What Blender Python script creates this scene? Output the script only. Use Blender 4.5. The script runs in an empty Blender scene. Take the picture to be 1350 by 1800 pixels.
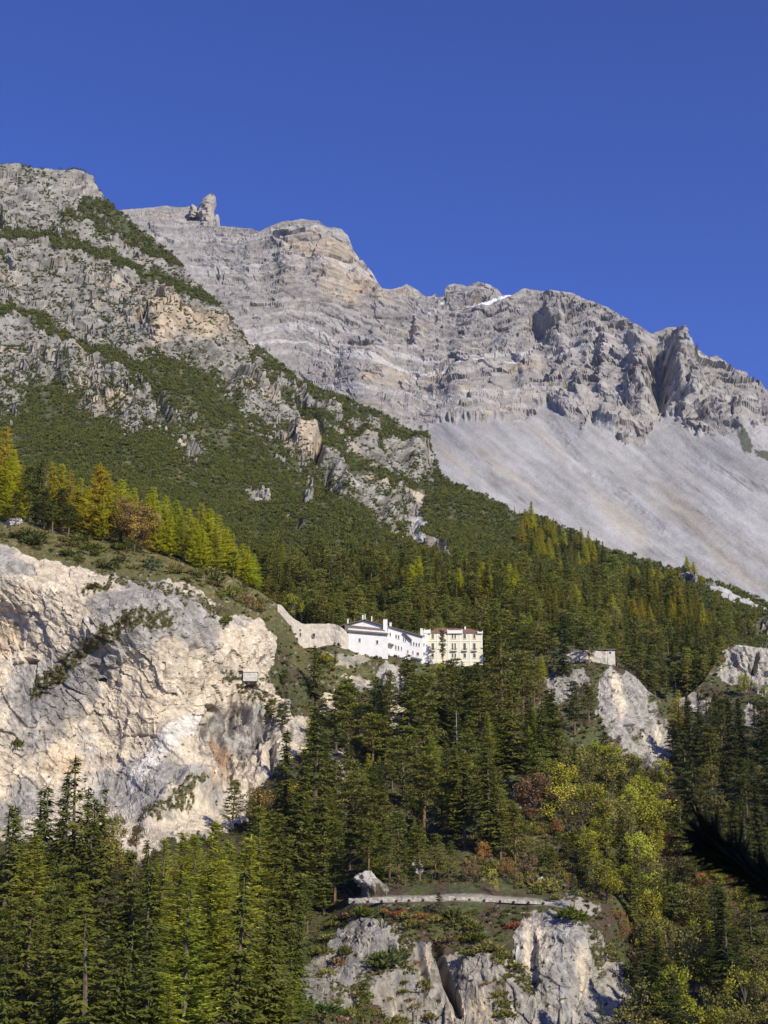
import bpy, math, random
import numpy as np
from math import radians as R
random.seed(7)
rng = np.random.default_rng(11)
C = bpy.context.scene.collection
SC = bpy.context.scene

# ------------------------------------------------------------------ camera
F, PITCH = 2476.0, R(13.6)
cam = bpy.data.cameras.new('camera')
cam.sensor_fit = 'VERTICAL'; cam.sensor_height = 36.0
cam.lens = F / 1800 * 36.0
cam.clip_start = 0.05; cam.clip_end = 30000
cam.dof.use_dof = True; cam.dof.focus_distance = 480; cam.dof.aperture_fstop = 30.0
camo = bpy.data.objects.new('camera', cam); C.objects.link(camo)
camo.rotation_euler = (R(90) + PITCH, 0, 0)
SC.camera = camo

# ------------------------------------------------------------------ sky, sun, exposure
SUN_AZ, SUN_EL = R(38), R(32)          # azimuth measured from straight behind the camera towards its right
SKY_STRENGTH = 0.088
wd = bpy.data.worlds.new('World'); SC.world = wd; wd.use_nodes = True
nt = wd.node_tree
sky = nt.nodes.new('ShaderNodeTexSky'); sky.sky_type = 'NISHITA'; sky.sun_disc = False
sky.sun_elevation = SUN_EL
sky.sun_rotation = math.pi - SUN_AZ
sky.altitude = 1300; sky.air_density = 1.0; sky.dust_density = 0.7; sky.ozone_density = 3.0
tint = nt.nodes.new('ShaderNodeMix'); tint.data_type = 'RGBA'; tint.blend_type = 'MULTIPLY'
tint.inputs[0].default_value = 1.0; tint.inputs[7].default_value = (0.42, 0.58, 1.30, 1)
nt.links.new(sky.outputs[0], tint.inputs[6])
nt.links.new(tint.outputs[2], nt.nodes['Background'].inputs[0])
nt.nodes['Background'].inputs[1].default_value = SKY_STRENGTH
sl = bpy.data.lights.new('sun', 'SUN'); sl.energy = 4.2; sl.angle = R(0.5); sl.color = (1.0, 0.92, 0.775)
slo = bpy.data.objects.new('sun', sl); C.objects.link(slo)
SUNV = np.array([math.sin(SUN_AZ) * math.cos(SUN_EL), -math.cos(SUN_AZ) * math.cos(SUN_EL), math.sin(SUN_EL)])
from mathutils import Vector
slo.rotation_euler = Vector(SUNV).to_track_quat('Z', 'Y').to_euler()
SC.view_settings.view_transform = 'Standard'; SC.view_settings.look = 'None'
SC.view_settings.gamma = 1.0; SC.view_settings.use_curve_mapping = False
SC.view_settings.exposure = 0.36
SC.render.engine = 'CYCLES'
SC.cycles.max_bounces = 4; SC.cycles.diffuse_bounces = 2; SC.cycles.glossy_bounces = 1
SC.cycles.transmission_bounces = 2; SC.cycles.transparent_max_bounces = 4

# ------------------------------------------------------------------ helpers: rays, noise, masks
cp, sp = math.cos(PITCH), math.sin(PITCH)
def P3(x, y, Y):
    """the place at forward distance Y (metres) that the photograph shows at pixel x, y"""
    x = np.asarray(x, float); y = np.asarray(y, float); Y = np.asarray(Y, float)
    cx = (x - 675) / F; cy = (900 - y) / F
    dy = cp - cy * sp
    return np.stack(np.broadcast_arrays(cx / dy * Y, Y, (sp + cy * cp) / dy * Y), -1)
def pxm(Y): return Y / F                       # metres per photo pixel at distance Y

def _hash(a, b, c, s):
    n = (a * np.uint32(374761393) + b * np.uint32(668265263) + c * np.uint32(2246822519) + np.uint32((s * 3266489917) & 0xffffffff))
    n = (n ^ (n >> np.uint32(13))) * np.uint32(1274126177)
    return n ^ (n >> np.uint32(16))
def noise3(x, y, z, seed=0):
    x = np.asarray(x, np.float32); y = np.asarray(y, np.float32); z = np.asarray(z, np.float32)
    fx, fy, fz = np.floor(x), np.floor(y), np.floor(z)
    ix, iy, iz = [f.astype(np.int64).astype(np.uint32) for f in (fx, fy, fz)]
    x = x - fx; y = y - fy; z = z - fz
    u = x*x*x*(x*(x*6-15)+10); v = y*y*y*(y*(y*6-15)+10); w = z*z*z*(z*(z*6-15)+10)
    out = 0
    for dz in (0, 1):
        for dy in (0, 1):
            for dx in (0, 1):
                h = _hash(ix+np.uint32(dx), iy+np.uint32(dy), iz+np.uint32(dz), seed)
                gx = (h & np.uint32(1023)).astype(np.float32)/511.5-1
                gy = ((h >> np.uint32(10)) & np.uint32(1023)).astype(np.float32)/511.5-1
                gz = ((h >> np.uint32(20)) & np.uint32(1023)).astype(np.float32)/511.5-1
                g = gx*(x-dx)+gy*(y-dy)+gz*(z-dz)
                out = out + g*(u if dx else 1-u)*(v if dy else 1-v)*(w if dz else 1-w)
    return out*1.25
def noise2(x, y, seed=0):
    x = np.asarray(x, np.float32); y = np.asarray(y, np.float32)
    fx, fy = np.floor(x), np.floor(y)
    ix, iy = [f.astype(np.int64).astype(np.uint32) for f in (fx, fy)]
    x = x - fx; y = y - fy
    u = x*x*x*(x*(x*6-15)+10); v = y*y*y*(y*(y*6-15)+10)
    out = 0
    for dy in (0, 1):
        for dx in (0, 1):
            h = _hash(ix+np.uint32(dx), iy+np.uint32(dy), np.uint32(7), seed)
            gx = (h & np.uint32(1023)).astype(np.float32)/511.5-1
            gy = ((h >> np.uint32(10)) & np.uint32(1023)).astype(np.float32)/511.5-1
            out = out + (gx*(x-dx)+gy*(y-dy))*(u if dx else 1-u)*(v if dy else 1-v)
    return out*1.5
def fbm2(x, y, seed, octs=3, gain=.5):
    o = 0; a = 1
    for k in range(octs):
        o = o + a*noise2(x*2**k, y*2**k, seed+k); a *= gain
    return o
def facets(x, y, z, seed=0):
    """broken blocks: every cell is a tilted flat face; returns relief, cell value 0..1 and nearness to a joint 0..1"""
    x = np.asarray(x, np.float32)-.5; y = np.asarray(y, np.float32)-.5; z = np.asarray(z, np.float32)-.5
    fx, fy, fz = np.floor(x), np.floor(y), np.floor(z)
    ix, iy, iz = [f.astype(np.int64).astype(np.uint32) for f in (fx, fy, fz)]
    x = x-fx-.5; y = y-fy-.5; z = z-fz-.5
    b1 = np.full(x.shape, 9, np.float32); b2 = b1.copy(); rel = np.zeros_like(b1); cid = np.zeros_like(b1)
    for dz in (0, 1):
        for dy in (0, 1):
            for dx in (0, 1):
                h = _hash(ix+np.uint32(dx), iy+np.uint32(dy), iz+np.uint32(dz), seed)
                jx = (h & np.uint32(255)).astype(np.float32)/255-.5; jy = ((h >> np.uint32(8)) & np.uint32(255)).astype(np.float32)/255-.5; jz = ((h >> np.uint32(16)) & np.uint32(255)).astype(np.float32)/255-.5
                ax = x-(dx-.5+jx*.9); ay = y-(dy-.5+jy*.9); az = z-(dz-.5+jz*.9)
                d = ax*ax+ay*ay+az*az
                c = (h >> np.uint32(24)).astype(np.float32)/255
                k = h*np.uint32(2654435761)
                gx = (k & np.uint32(1023)).astype(np.float32)/511.5-1; gy = ((k >> np.uint32(10)) & np.uint32(1023)).astype(np.float32)/511.5-1; gz = ((k >> np.uint32(20)) & np.uint32(1023)).astype(np.float32)/511.5-1
                v = (ax*gx+ay*gy+az*gz)*.9+(c-.5)*.8
                m = d < b1
                b2 = np.where(m, b1, np.minimum(b2, d)); rel = np.where(m, v, rel); cid = np.where(m, c, cid); b1 = np.where(m, d, b1)
    return rel, cid, 1-np.clip((np.sqrt(b2)-np.sqrt(b1))/.16, 0, 1)
def sstep(a, b, x):
    t = np.clip((x-a)/(b-a), 0, 1); return t*t*(3-2*t)
def lerp3(a, b, t): return a + (b-a)*t[..., None]

class RBF:
    """smooth surface through (x, y, value) points"""
    def __init__(self, pts, c=.06, log=True):
        p = np.array(pts, float); self.c = c; self.log = log
        self.q = p[:, :2]/1000; v = np.log(p[:, 2]) if log else p[:, 2]
        n = len(p); K = self.k(self.q, self.q)
        A = np.zeros((n+3, n+3)); A[:n, :n] = K + np.eye(n)*1e-4
        A[:n, n] = 1; A[:n, n+1:] = self.q; A[n, :n] = 1; A[n+1:, :n] = self.q.T
        s = np.linalg.solve(A, np.r_[v, 0, 0, 0]); self.w = s[:n]; self.a = s[n:]
    def k(self, a, b):
        d = ((a[:, None]-b[None])**2).sum(-1); return np.sqrt(d+self.c**2)
    def __call__(self, x, y):
        sh = np.shape(x); q = np.stack([np.ravel(x), np.ravel(y)], -1)/1000
        o = np.empty(len(q))
        for i in range(0, len(q), 60000):
            o[i:i+60000] = self.k(q[i:i+60000], self.q) @ self.w
        o += self.a[0] + q @ self.a[1:]
        if self.log: o = np.exp(o)
        return o.reshape(sh)

def poly(x, y, pts):
    """1 inside the outline, 0 outside"""
    p = np.array(pts, float); ins = np.zeros(np.shape(x), bool)
    for (x0, y0), (x1, y1) in zip(p, np.roll(p, -1, 0)):
        if y0 == y1: continue
        c = ((y0 > y) != (y1 > y)) & (x < (x1-x0)*(y-y0)/(y1-y0)+x0)
        ins ^= c
    return ins.astype(float)
def stroke(x, y, pts, w):
    """1 on a line of half width w, falling to 0 at twice that"""
    d = np.full(np.shape(x), 1e9)
    for (x0, y0), (x1, y1) in zip(pts[:-1], pts[1:]):
        L = (x1-x0)**2+(y1-y0)**2
        t = np.clip(((x-x0)*(x1-x0)+(y-y0)*(y1-y0))/L, 0, 1)
        d = np.minimum(d, np.hypot(x-x0-t*(x1-x0), y-y0-t*(y1-y0)))
    return 1-sstep(w, 2*w, d)
def blob(x, y, cx, cy, rx, ry, ang=0):
    a = R(ang); u = (x-cx)*math.cos(a)+(y-cy)*math.sin(a); v = -(x-cx)*math.sin(a)+(y-cy)*math.cos(a)
    return np.exp(-((u/rx)**2+(v/ry)**2)*.9)

# ------------------------------------------------------------------ helpers: materials, meshes
def mat(name, rough=.9):
    m = bpy.data.materials.new(name); m.use_nodes = True
    b = m.node_tree.nodes['Principled BSDF']; b.inputs['Roughness'].default_value = rough
    b.inputs['Specular IOR Level'].default_value = .15
    return m, m.node_tree.nodes, m.node_tree.links.new, b
def noisy_mat(name, col, scale=2.0, amount=.25, rough=.85, bump=0.0, col2=None):
    m, N, L, b = mat(name, rough)
    tc = N.new('ShaderNodeTexCoord'); n1 = N.new('ShaderNodeTexNoise'); n1.inputs['Scale'].default_value = scale; n1.inputs['Detail'].default_value = 6
    L(tc.outputs['Object'], n1.inputs['Vector'])
    r = N.new('ShaderNodeValToRGB'); r.color_ramp.elements[0].position = .3; r.color_ramp.elements[1].position = .7
    c2 = col2 or tuple(c*(1-amount) for c in col)
    r.color_ramp.elements[0].color = (*c2, 1); r.color_ramp.elements[1].color = (*col, 1)
    L(n1.outputs['Fac'], r.inputs[0]); L(r.outputs[0], b.inputs['Base Color'])
    if bump:
        bp = N.new('ShaderNodeBump'); bp.inputs['Strength'].default_value = bump; bp.inputs['Distance'].default_value = .1
        L(n1.outputs['Fac'], bp.inputs['Height']); L(bp.outputs[0], b.inputs['Normal'])
    return m
def ground_mat(name, s1, s2, amt, bump_d, rough=.95):
    """colour of rock, soil or turf from the surface's own 'tint', broken up by two noises"""
    m, N, L, b = mat(name, rough)
    at = N.new('ShaderNodeAttribute'); at.attribute_name = 'tint'
    g = N.new('ShaderNodeNewGeometry')
    n1 = N.new('ShaderNodeTexNoise'); n1.inputs['Scale'].default_value = s1; n1.inputs['Detail'].default_value = 8; n1.inputs['Roughness'].default_value = .65
    n2 = N.new('ShaderNodeTexVoronoi'); n2.inputs['Scale'].default_value = s2
    L(g.outputs['Position'], n1.inputs['Vector']); L(g.outputs['Position'], n2.inputs['Vector'])
    mr = N.new('ShaderNodeMapRange'); mr.inputs[1].default_value = .3; mr.inputs[2].default_value = .7
    mr.inputs[3].default_value = 1-amt; mr.inputs[4].default_value = 1+amt
    L(n1.outputs['Fac'], mr.inputs[0])
    mx = N.new('ShaderNodeMix'); mx.data_type = 'RGBA'; mx.blend_type = 'MULTIPLY'; mx.inputs[0].default_value = 1
    L(at.outputs['Color'], mx.inputs[6]); L(mr.outputs[0], mx.inputs[7]); L(mx.outputs[2], b.inputs['Base Color'])
    ad = N.new('ShaderNodeMath'); ad.operation = 'MULTIPLY_ADD'; ad.inputs[1].default_value = .6
    L(n2.outputs['Distance'], ad.inputs[0]); L(n1.outputs['Fac'], ad.inputs[2])
    bp = N.new('ShaderNodeBump'); bp.inputs['Strength'].default_value = 1; bp.inputs['Distance'].default_value = bump_d
    L(ad.outputs[0], bp.inputs['Height']); L(bp.outputs[0], b.inputs['Normal'])
    return m
def mesh_np(name, v, f, smooth=False):
    """mesh from arrays of vertices and of triangles or quads"""
    v = np.asarray(v, np.float32); f = np.asarray(f, np.int32); k = f.shape[1]
    me = bpy.data.meshes.new(name)
    me.vertices.add(len(v)); me.vertices.foreach_set('co', v.ravel())
    me.loops.add(f.size); me.loops.foreach_set('vertex_index', f.ravel())
    me.polygons.add(len(f)); me.polygons.foreach_set('loop_start', np.arange(len(f), dtype=np.int32)*k)
    me.polygons.foreach_set('use_smooth', np.full(len(f), smooth))
    me.update(calc_edges=True); return me
def tag(o, label=None, cat=None, group=None, kind=None):
    for k, v in (('label', label), ('category', cat), ('group', group), ('kind', kind)):
        if v: o[k] = v
    return o
def link(name, me, m=None, parent=None):
    if m is not None and not me.materials: me.materials.append(m)
    o = bpy.data.objects.new(name, me); C.objects.link(o)
    if parent: o.parent = parent
    return o
def empty(name, loc, rz=0):
    o = bpy.data.objects.new(name, None); C.objects.link(o); o.location = tuple(float(c) for c in loc); o.rotation_euler = (0, 0, rz)
    o.empty_display_size = .5; return o

# ------------------------------------------------------------------ landforms
class Sheet:
    """one landform: a fine grid of ground points whose outline follows what the photograph shows, with a far side of its own"""
    def __init__(s, x0, x1, nx, nt, top, bot, dpts, dmin, dmax, tp=1.0):
        s.top = np.array(top, float); s.bot = np.array(bot, float)
        s.x0, s.x1, s.nx, s.nt, s.tp = x0, x1, nx, nt, tp
        xs = np.linspace(x0, x1, nx); ts = np.linspace(0, 1, nt)
        s.X = np.repeat(xs[None], nt, 0)
        yt, yb = s.ytop(xs), s.ybot(xs)
        s.Y = yb + (yt-yb)*ts[:, None]
        s.D = np.clip(RBF(dpts)(s.X, s.Y), dmin, dmax)
        s.update()
    def ytop(s, x): return np.interp(x, s.top[:, 0], s.top[:, 1])
    def ybot(s, x): return np.interp(x, s.bot[:, 0], s.bot[:, 1])
    def update(s):
        s.P = P3(s.X, s.Y, s.D)
        du = np.gradient(s.P, axis=1); dv = np.gradient(s.P, axis=0)
        n = np.cross(du, dv); n /= np.linalg.norm(n, axis=-1, keepdims=True)+1e-9
        s.N = n*np.where((n*s.P).sum(-1) > 0, -1, 1)[..., None]       # towards the viewer
    def fine(s, k):
        """1 where the grid is fine enough to carry relief of size k metres, less where it is too coarse"""
        if not hasattr(s, 'gap'):
            P = P3(s.X, s.Y, s.D)
            s.gap = np.maximum(np.linalg.norm(np.gradient(P, axis=0), axis=-1), np.linalg.norm(np.gradient(P, axis=1), axis=-1))
        return np.clip(k/(4.5*s.gap), 0, 1)**1.5
    def at(s, x, y):
        x = np.asarray(x, float); y = np.asarray(y, float)
        j = np.clip((x-s.x0)/(s.x1-s.x0)*(s.nx-1), 0, s.nx-1.001)
        yt, yb = s.ytop(x), s.ybot(x); i = np.clip((y-yb)/(yt-yb)*(s.nt-1), 0, s.nt-1.001)
        i0, j0 = i.astype(int), j.astype(int); a = (i-i0)[..., None]; b = (j-j0)[..., None]
        G = s.P
        return (G[i0, j0]*(1-a)+G[i0+1, j0]*a)*(1-b)+(G[i0, j0+1]*(1-a)+G[i0+1, j0+1]*a)*b
    def val(s, A, x, y):
        j = np.clip(np.rint((x-s.x0)/(s.x1-s.x0)*(s.nx-1)).astype(int), 0, s.nx-1)
        yt, yb = s.ytop(x), s.ybot(x); i = np.clip(np.rint((y-yb)/(yt-yb)*(s.nt-1)).astype(int), 0, s.nt-1)
        return A[i, j]
    def build(s, parts, back, backtint):
        """parts: (name, mask of cells, material, smooth); back: list of (forward, down) steps in metres behind the crest"""
        rows = [s.P]; cols = [s.T]
        for dy, dz in back:
            q = s.P[-1].copy(); q[:, 1] += dy; q[:, 0] *= (q[:, 1]/(q[:, 1]-dy)); q[:, 2] -= dz
            rows.append(q[None]); cols.append((s.T[-1]*.5+np.array(backtint)*.5)[None])
        G = np.concatenate(rows, 0); T = np.concatenate(cols, 0)
        nt = G.shape[0]; idx = np.arange(nt*s.nx).reshape(nt, s.nx)
        quads = np.stack([idx[:-1, :-1], idx[:-1, 1:], idx[1:, 1:], idx[1:, :-1]], -1)
        for name, mask, m, smooth in parts:
            mk = mask[:-1, :-1] > .5
            mk = np.concatenate([mk, np.repeat(mk[-1:], nt-s.nt, 0)], 0)
            q = quads[mk]
            if not len(q): continue
            u, inv = np.unique(q, return_inverse=True)
            me = mesh_np(name, G.reshape(-1, 3)[u], inv.reshape(-1, 4), smooth)
            a = me.attributes.new('tint', 'FLOAT_COLOR', 'POINT')
            c = np.ones((len(u), 4), np.float32); c[:, :3] = T.reshape(-1, 3)[u]
            a.data.foreach_set('color', c.ravel())
            o = link(name, me, m); tag(o, kind='structure')
COL = lambda *c: np.array(c, float)
# ---- the far mountain: rock wall above, scree fan below
RIDGE = [(-330, 420), (150, 385), (180, 375), (205, 370), (215, 368), (240, 366), (290, 363), (325, 366), (333, 364), (345, 372), (380, 380), (386, 398),
         (405, 399), (440, 402), (455, 407), (470, 400), (495, 390), (530, 384), (560, 388), (572, 396), (600, 403), (612, 415), (622, 440), (640, 460),
         (655, 480), (672, 507), (690, 510), (715, 500), (735, 510), (748, 520), (756, 521), (765, 514), (770, 521), (778, 519), (785, 505), (800, 501), (822, 503), (840, 495),
         (855, 499), (875, 508), (883, 519), (900, 520), (913, 512), (925, 508), (950, 513), (975, 515), (1010, 520), (1050, 535), (1085, 552),
         (1130, 575), (1140, 583), (1148, 584), (1162, 577), (1180, 573), (1193, 576), (1200, 590), (1215, 605), (1235, 622), (1245, 628),
         (1258, 628), (1280, 646), (1300, 660), (1325, 670), (1350, 692), (1420, 745), (1700, 930)]
FARD = [(-300, 420, 2800), (200, 370, 2720), (370, 380, 2680), (540, 385, 2600), (680, 510, 2500), (760, 518, 2480), (840, 497, 2440), (925, 508, 2380), (1050, 535, 2310),
        (1180, 573, 2190), (1250, 628, 2150), (1350, 692, 2090), (1600, 870, 1950), (540, 690, 2230), (640, 700, 2160), (740, 750, 2080), (830, 735, 2070), (900, 740, 2065), (960, 715, 2110),
        (1030, 735, 2040), (1120, 778, 1985), (1180, 718, 2040), (1230, 765, 1985), (1350, 745, 1985), (760, 800, 1960), (900, 905, 1740), (1050, 960, 1640), (1350, 1060, 1490),
        (1350, 900, 1730), (1120, 900, 1760), (760, 900, 1760), (800, 1000, 1600), (300, 600, 2350), (100, 600, 2400), (-300, 700, 2300), (1600, 1100, 1420), (1300, 1150, 1380), (700, 1000, 1620), (0, 900, 2000)]
far = Sheet(160, 1540, 820, 400, RIDGE, [(-400, 900), (500, 900), (760, 960), (1000, 1060), (1350, 1150), (1700, 1250)], FARD, 1250, 3000)
X, Y = far.X, far.Y
w1 = fbm2(X/45, Y/45, 301, 3)
foot = np.interp(X, [0, 560, 700, 745, 765, 800, 830, 880, 905, 918, 935, 962, 985, 1003, 1022, 1045, 1070, 1092, 1112, 1130, 1143, 1162, 1178, 1192, 1205, 1230, 1260, 1300, 1350, 1420, 1700],
                       [760, 760, 745, 752, 742, 735, 733, 737, 747, 742, 722, 710, 722, 732, 741, 735, 757, 772, 776, 779, 764, 722, 716, 720, 748, 768, 766, 752, 745, 790, 900])
scree = sstep(-3, 5, Y-foot-w1*9-noise2(X/11, Y/24, 44)*9-noise2(X/4, Y/6, 45)*3)
rock = 1-scree
Pw = far.P
# folded beds
wx, wy, wz = Pw[..., 0], Pw[..., 1], Pw[..., 2]
warp = noise3(wx/420, wy/420, wz/420, 5)*95 + noise3(wx/130, wy/130, wz/130, 6)*22
arch = -blob(X, Y, 560, 560, 150, 200)*70 + (X-600)*-.03
bed = wz + warp + arch + .12*wx
def ledges(b, th, seed):
    k = np.floor(b/th); f = b/th-k
    amp = (_hash(k.astype(np.int64).astype(np.uint32), np.uint32(3), np.uint32(9), seed) & np.uint32(255))/255.
    return (np.where(f < .62, f/.62, (1-f)/.38)-.5)*(.35+amp), amp
l1, a1 = ledges(bed, 34, 1); l2, a2 = ledges(bed+noise3(wx/60, wy/60, wz/60, 8)*8, 13, 2)
l3, a3 = ledges(bed+noise3(wx/40, wy/40, wz/40, 9)*5, 6.2, 3)
# gullies and ribs running down the wall
gx = X + (Y-500)*.18
rib = 1-np.abs(noise3(wx/170, wy/300, wz/420, 21))*2.2
rib2 = 1-np.abs(noise3(wx/58, wy/110, wz/150, 22))*2.2
rib3 = 1-np.abs(noise3(wx/24, wy/40, wz/46, 23))*2.2
lump = noise3(wx/75, wy/75, wz/60, 24); l4 = noise3(wx/26, wy/26, wz/20, 25); l5 = noise3(wx/10, wy/10, wz/9, 26)
right = .65*sstep(850, 1010, X)
j1 = noise3(wx/40, wy/40, wz/40, 27)*.6; j2 = noise3(wx/40, wy/40, wz/40, 28)*.6
fa, ca, ea = facets(wx/62+j1, wy/62, bed/50+j2, 211); fb, cb, eb = facets(wx/24+j1, wy/24, bed/15+j2, 212); fc, cc, ec = facets(wx/10+j2, wy/10, bed/6.5+j1, 213)
rmean = lambda r: r-.45
disp = rock*(rmean(rib)*9*(.3+right) + rmean(rib2)*5*(.35+right) + rmean(rib3)*2*(.4+right) + lump*8 + l4*2*far.fine(26) + fa*(5+8*right) + fb*(3.2+3*right)*far.fine(24) + fc*(2.1+1.2*right)*far.fine(10) + (l1*(6-2*right) + l2*(2.7-right) + l3*1.5)*far.fine(12) - ea*.6*far.fine(20))
disp *= sstep(0, 8, Y-far.ytop(X))*.6+.4
# towers and couloirs one can make out
for (cx, cy, rx, ry, an, am) in [(1200, 640, 20, 75, -6, 105), (1160, 655, 22, 50, 0, -105), (1175, 715, 30, 22, 0, -25), (1130, 650, 22, 80, 0, 30), (975, 560, 14, 55, -10, 55), (945, 580, 13, 24, -15, -48),
        (1062, 615, 12, 32, 10, 30), (1048, 632, 9, 22, 10, -28), (1080, 735, 35, 22, 25, 40), (1045, 728, 13, 16, 0, -30), (1120, 700, 18, 30, 0, 26), (540, 450, 85, 70, 0, 45), (470, 470, 26, 60, 0, -18),
        (650, 470, 26, 70, -25, 28), (1225, 690, 14, 30, 0, 32), (1205, 660, 8, 30, 8, -18), (1255, 735, 25, 16, 0, 22), (1285, 725, 7, 16, 0, -24), (1300, 735, 20, 20, 0, 18), (830, 680, 60, 45, 0, 28), (930, 660, 22, 45, 0, 22), (640, 650, 45, 45, 0, 24),
        (720, 590, 10, 18, 10, -22), (735, 590, 9, 25, 0, 16), (800, 690, 20, 25, 0, 12), (850, 512, 30, 10, 0, 14), (1340, 770, 25, 12, 0, -10), (1010, 690, 10, 14, 0, -20), (1022, 685, 10, 25, 0, 22), (980, 665, 9, 20, 15, 18), (965, 670, 8, 15, 15, -16), (1000, 640, 16, 30, 0, 18)]:
    disp += (.45-.1*(am > 40))*am*sstep(-2, 34, Y-far.ytop(X))*sstep(.12, .8, blob(X+fb*9+fc*5, Y+fa*12+fc*5, cx, cy, rx, ry, an))*(.9+.3*fa)
# scree relief: runnels down the fall line (towards lower right)
u = (X*math.sin(R(38))-Y*math.cos(R(38)))           # across the fall line
vv = (X*math.cos(R(38))+Y*math.sin(R(38)))
st1 = noise2(u/22+noise2(X/120, Y/120, 60)*1.2, vv/330, 61); st2 = noise2(u/7+noise2(X/60, Y/60, 62), vv/150, 63); st3 = noise2(u/3.2, vv/60, 64)
ch = stroke(X, Y, [(965, 735), (985, 765), (1005, 795), (1035, 825), (1070, 850), (1110, 880), (1160, 925)], 6) + .8*stroke(X, Y, [(1190, 752), (1215, 790), (1245, 815), (1285, 838), (1310, 850), (1400, 885)], 4) \
   + .6*stroke(X, Y, [(1010, 770), (1022, 750)], 3)
chn = ch*(.5+.8*np.clip(noise2(X/6, Y/6, 65)+.4, 0, 1))
disp += scree*(st1*1.3+st2*.35+st3*.15 + ch*(noise2(X/3, Y/3, 66)*.5+noise2(X/9, Y/7, 83)*.8-.9))
far.P = far.P + far.N*disp[..., None]
# rock colours
grey, tan, ochre, pale, dark = COL(.30, .28, .25), COL(.37, .315, .24), COL(.43, .31, .19), COL(.46, .445, .42), COL(.19, .185, .19)
c3 = noise3(wx/120, wy/120, wz/70, 31)+.6*noise3(wx/36, wy/36, wz/24, 32)
warm = sstep(.05, .75, c3 + .75*blob(X, Y, 555, 465, 70, 70) + .5*blob(X, Y, 650, 480, 40, 60, 30) + .45*blob(X, Y, 820, 690, 120, 45) + .5*blob(X, Y, 640, 650, 55, 40) + .55*blob(X, Y, 925, 665, 20, 45) + .6*blob(X, Y, 600, 470, 30, 40)
             + .5*blob(X, Y, 425, 430, 20, 35) + .5*blob(X, Y, 830, 515, 45, 14) + .4*blob(X, Y, 1085, 640, 20, 45) + .5*blob(X, Y, 1230, 760, 35, 12) + .5*blob(X, Y, 720, 515, 30, 20) - .35*right - .12 - .5*blob(X, Y, 330, 420, 120, 60)-.1)
T = lerp3(grey, tan, warm)
T = lerp3(T, ochre, sstep(.75, 1.3, c3*.9+warm*.55)*.6)
T = lerp3(T, pale, np.clip(sstep(.78, .95, a2)*.55 + sstep(.85, .97, a1)*.4, 0, .7)*(1-.5*right))
T = lerp3(T, dark, sstep(.35, .8, noise3(wx/50, wy/50, wz/90, 33)+.2*(a1 < .15))*.55)
T *= (1+.16*l5+.1*l4+.18*(cb-.5)+.16*(cc-.5)+(.17*(a2-.5)+.22*(a3-.5)+.10*(a1-.5))*(1-.5*right))[..., None]
# scree colours
sg, st_, sb, sw = COL(.345, .337, .318), COL(.36, .325, .26), COL(.262, .262, .25), COL(.42, .41, .40)
S = np.broadcast_to(sg, T.shape).copy()
S = lerp3(S, sw, sstep(.0, .7, st1)*.5)
S = lerp3(S, sb, sstep(.1, .6, -st1+.3*st2)*.35 + .9*ch*(.6+.5*noise2(X/6, Y/6, 67)))
S = lerp3(S, st_, sstep(.1, .7, noise2(u/30, vv/200, 68)+.7*blob(X, Y, 1090, 910, 60, 30, 30)+.6*blob(X, Y, 1290, 990, 80, 25, 30)+.4*blob(X, Y, 900, 860, 70, 20, 30))*.7)
S = lerp3(S, COL(.17, .165, .15), sstep(.5, .8, noise2(u/5, vv/26, 69)+.35*ch*(noise2(X/10, Y/8, 84)+.6)+.45*(stroke(X, Y, [(1270, 830), (1310, 850), (1380, 875)], 6))+.2*(Y > foot+60)*noise2(X/60, Y/60, 70))*.55)
S *= .95*(1+.07*st3+.08*st2+.30*noise2(u/34+noise2(X/50, Y/50, 78), vv/150, 75)+.20*noise2(u/11+noise2(X/30, Y/30, 80)*.8, vv/70, 79)+.12*noise2(X/2.2, Y/2.2, 76)+.12*noise2(X/14, Y/9, 77))[..., None]
T = lerp3(T, S, scree)
# snow lying on the ledge under the ridge
snow = poly(X+noise2(X/4, Y/4, 71)*2, Y+noise2(X/5, Y/5, 72)*1.6, [(820, 538), (845, 535), (868, 529), (882, 522), (900, 518), (896, 524), (880, 533), (862, 541), (835, 542)])
snow = np.clip(snow + (blob(X, Y, 728, 553, 6, 2) > .6) + (blob(X, Y, 755, 553, 4, 2) > .6) + (blob(X, Y, 778, 534, 5, 2) > .6) + .0, 0, 1)
T = lerp3(T, COL(.82, .83, .86), snow)
# dark scrub on the lower right rock foot
sv = sstep(.45, .6, blob(X, Y, 1310, 775, 12, 28, -25)+.4*noise2(X/8, Y/8, 73))
sv = np.clip(sv + sstep(.5, .6, blob(X, Y, 1345, 800, 25, 8, 20)+.4*noise2(X/6, Y/6, 74)), 0, 1)
T = lerp3(T, COL(.06, .07, .04), sv*.85)
far.T = np.clip(T, .02, .9)
M_far = ground_mat('mountain_rock', .09, .05, .22, 3.0)
M_scree = ground_mat('scree_gravel', .25, .2, .10, .8)
far.build([('mountain', scree < .5, M_far, False), ('scree_slope', scree >= .5, M_scree, True)],
          [(20, -2), (70, 40), (200, 220), (500, 700), (900, 1100)], (.3, .29, .28))

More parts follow.
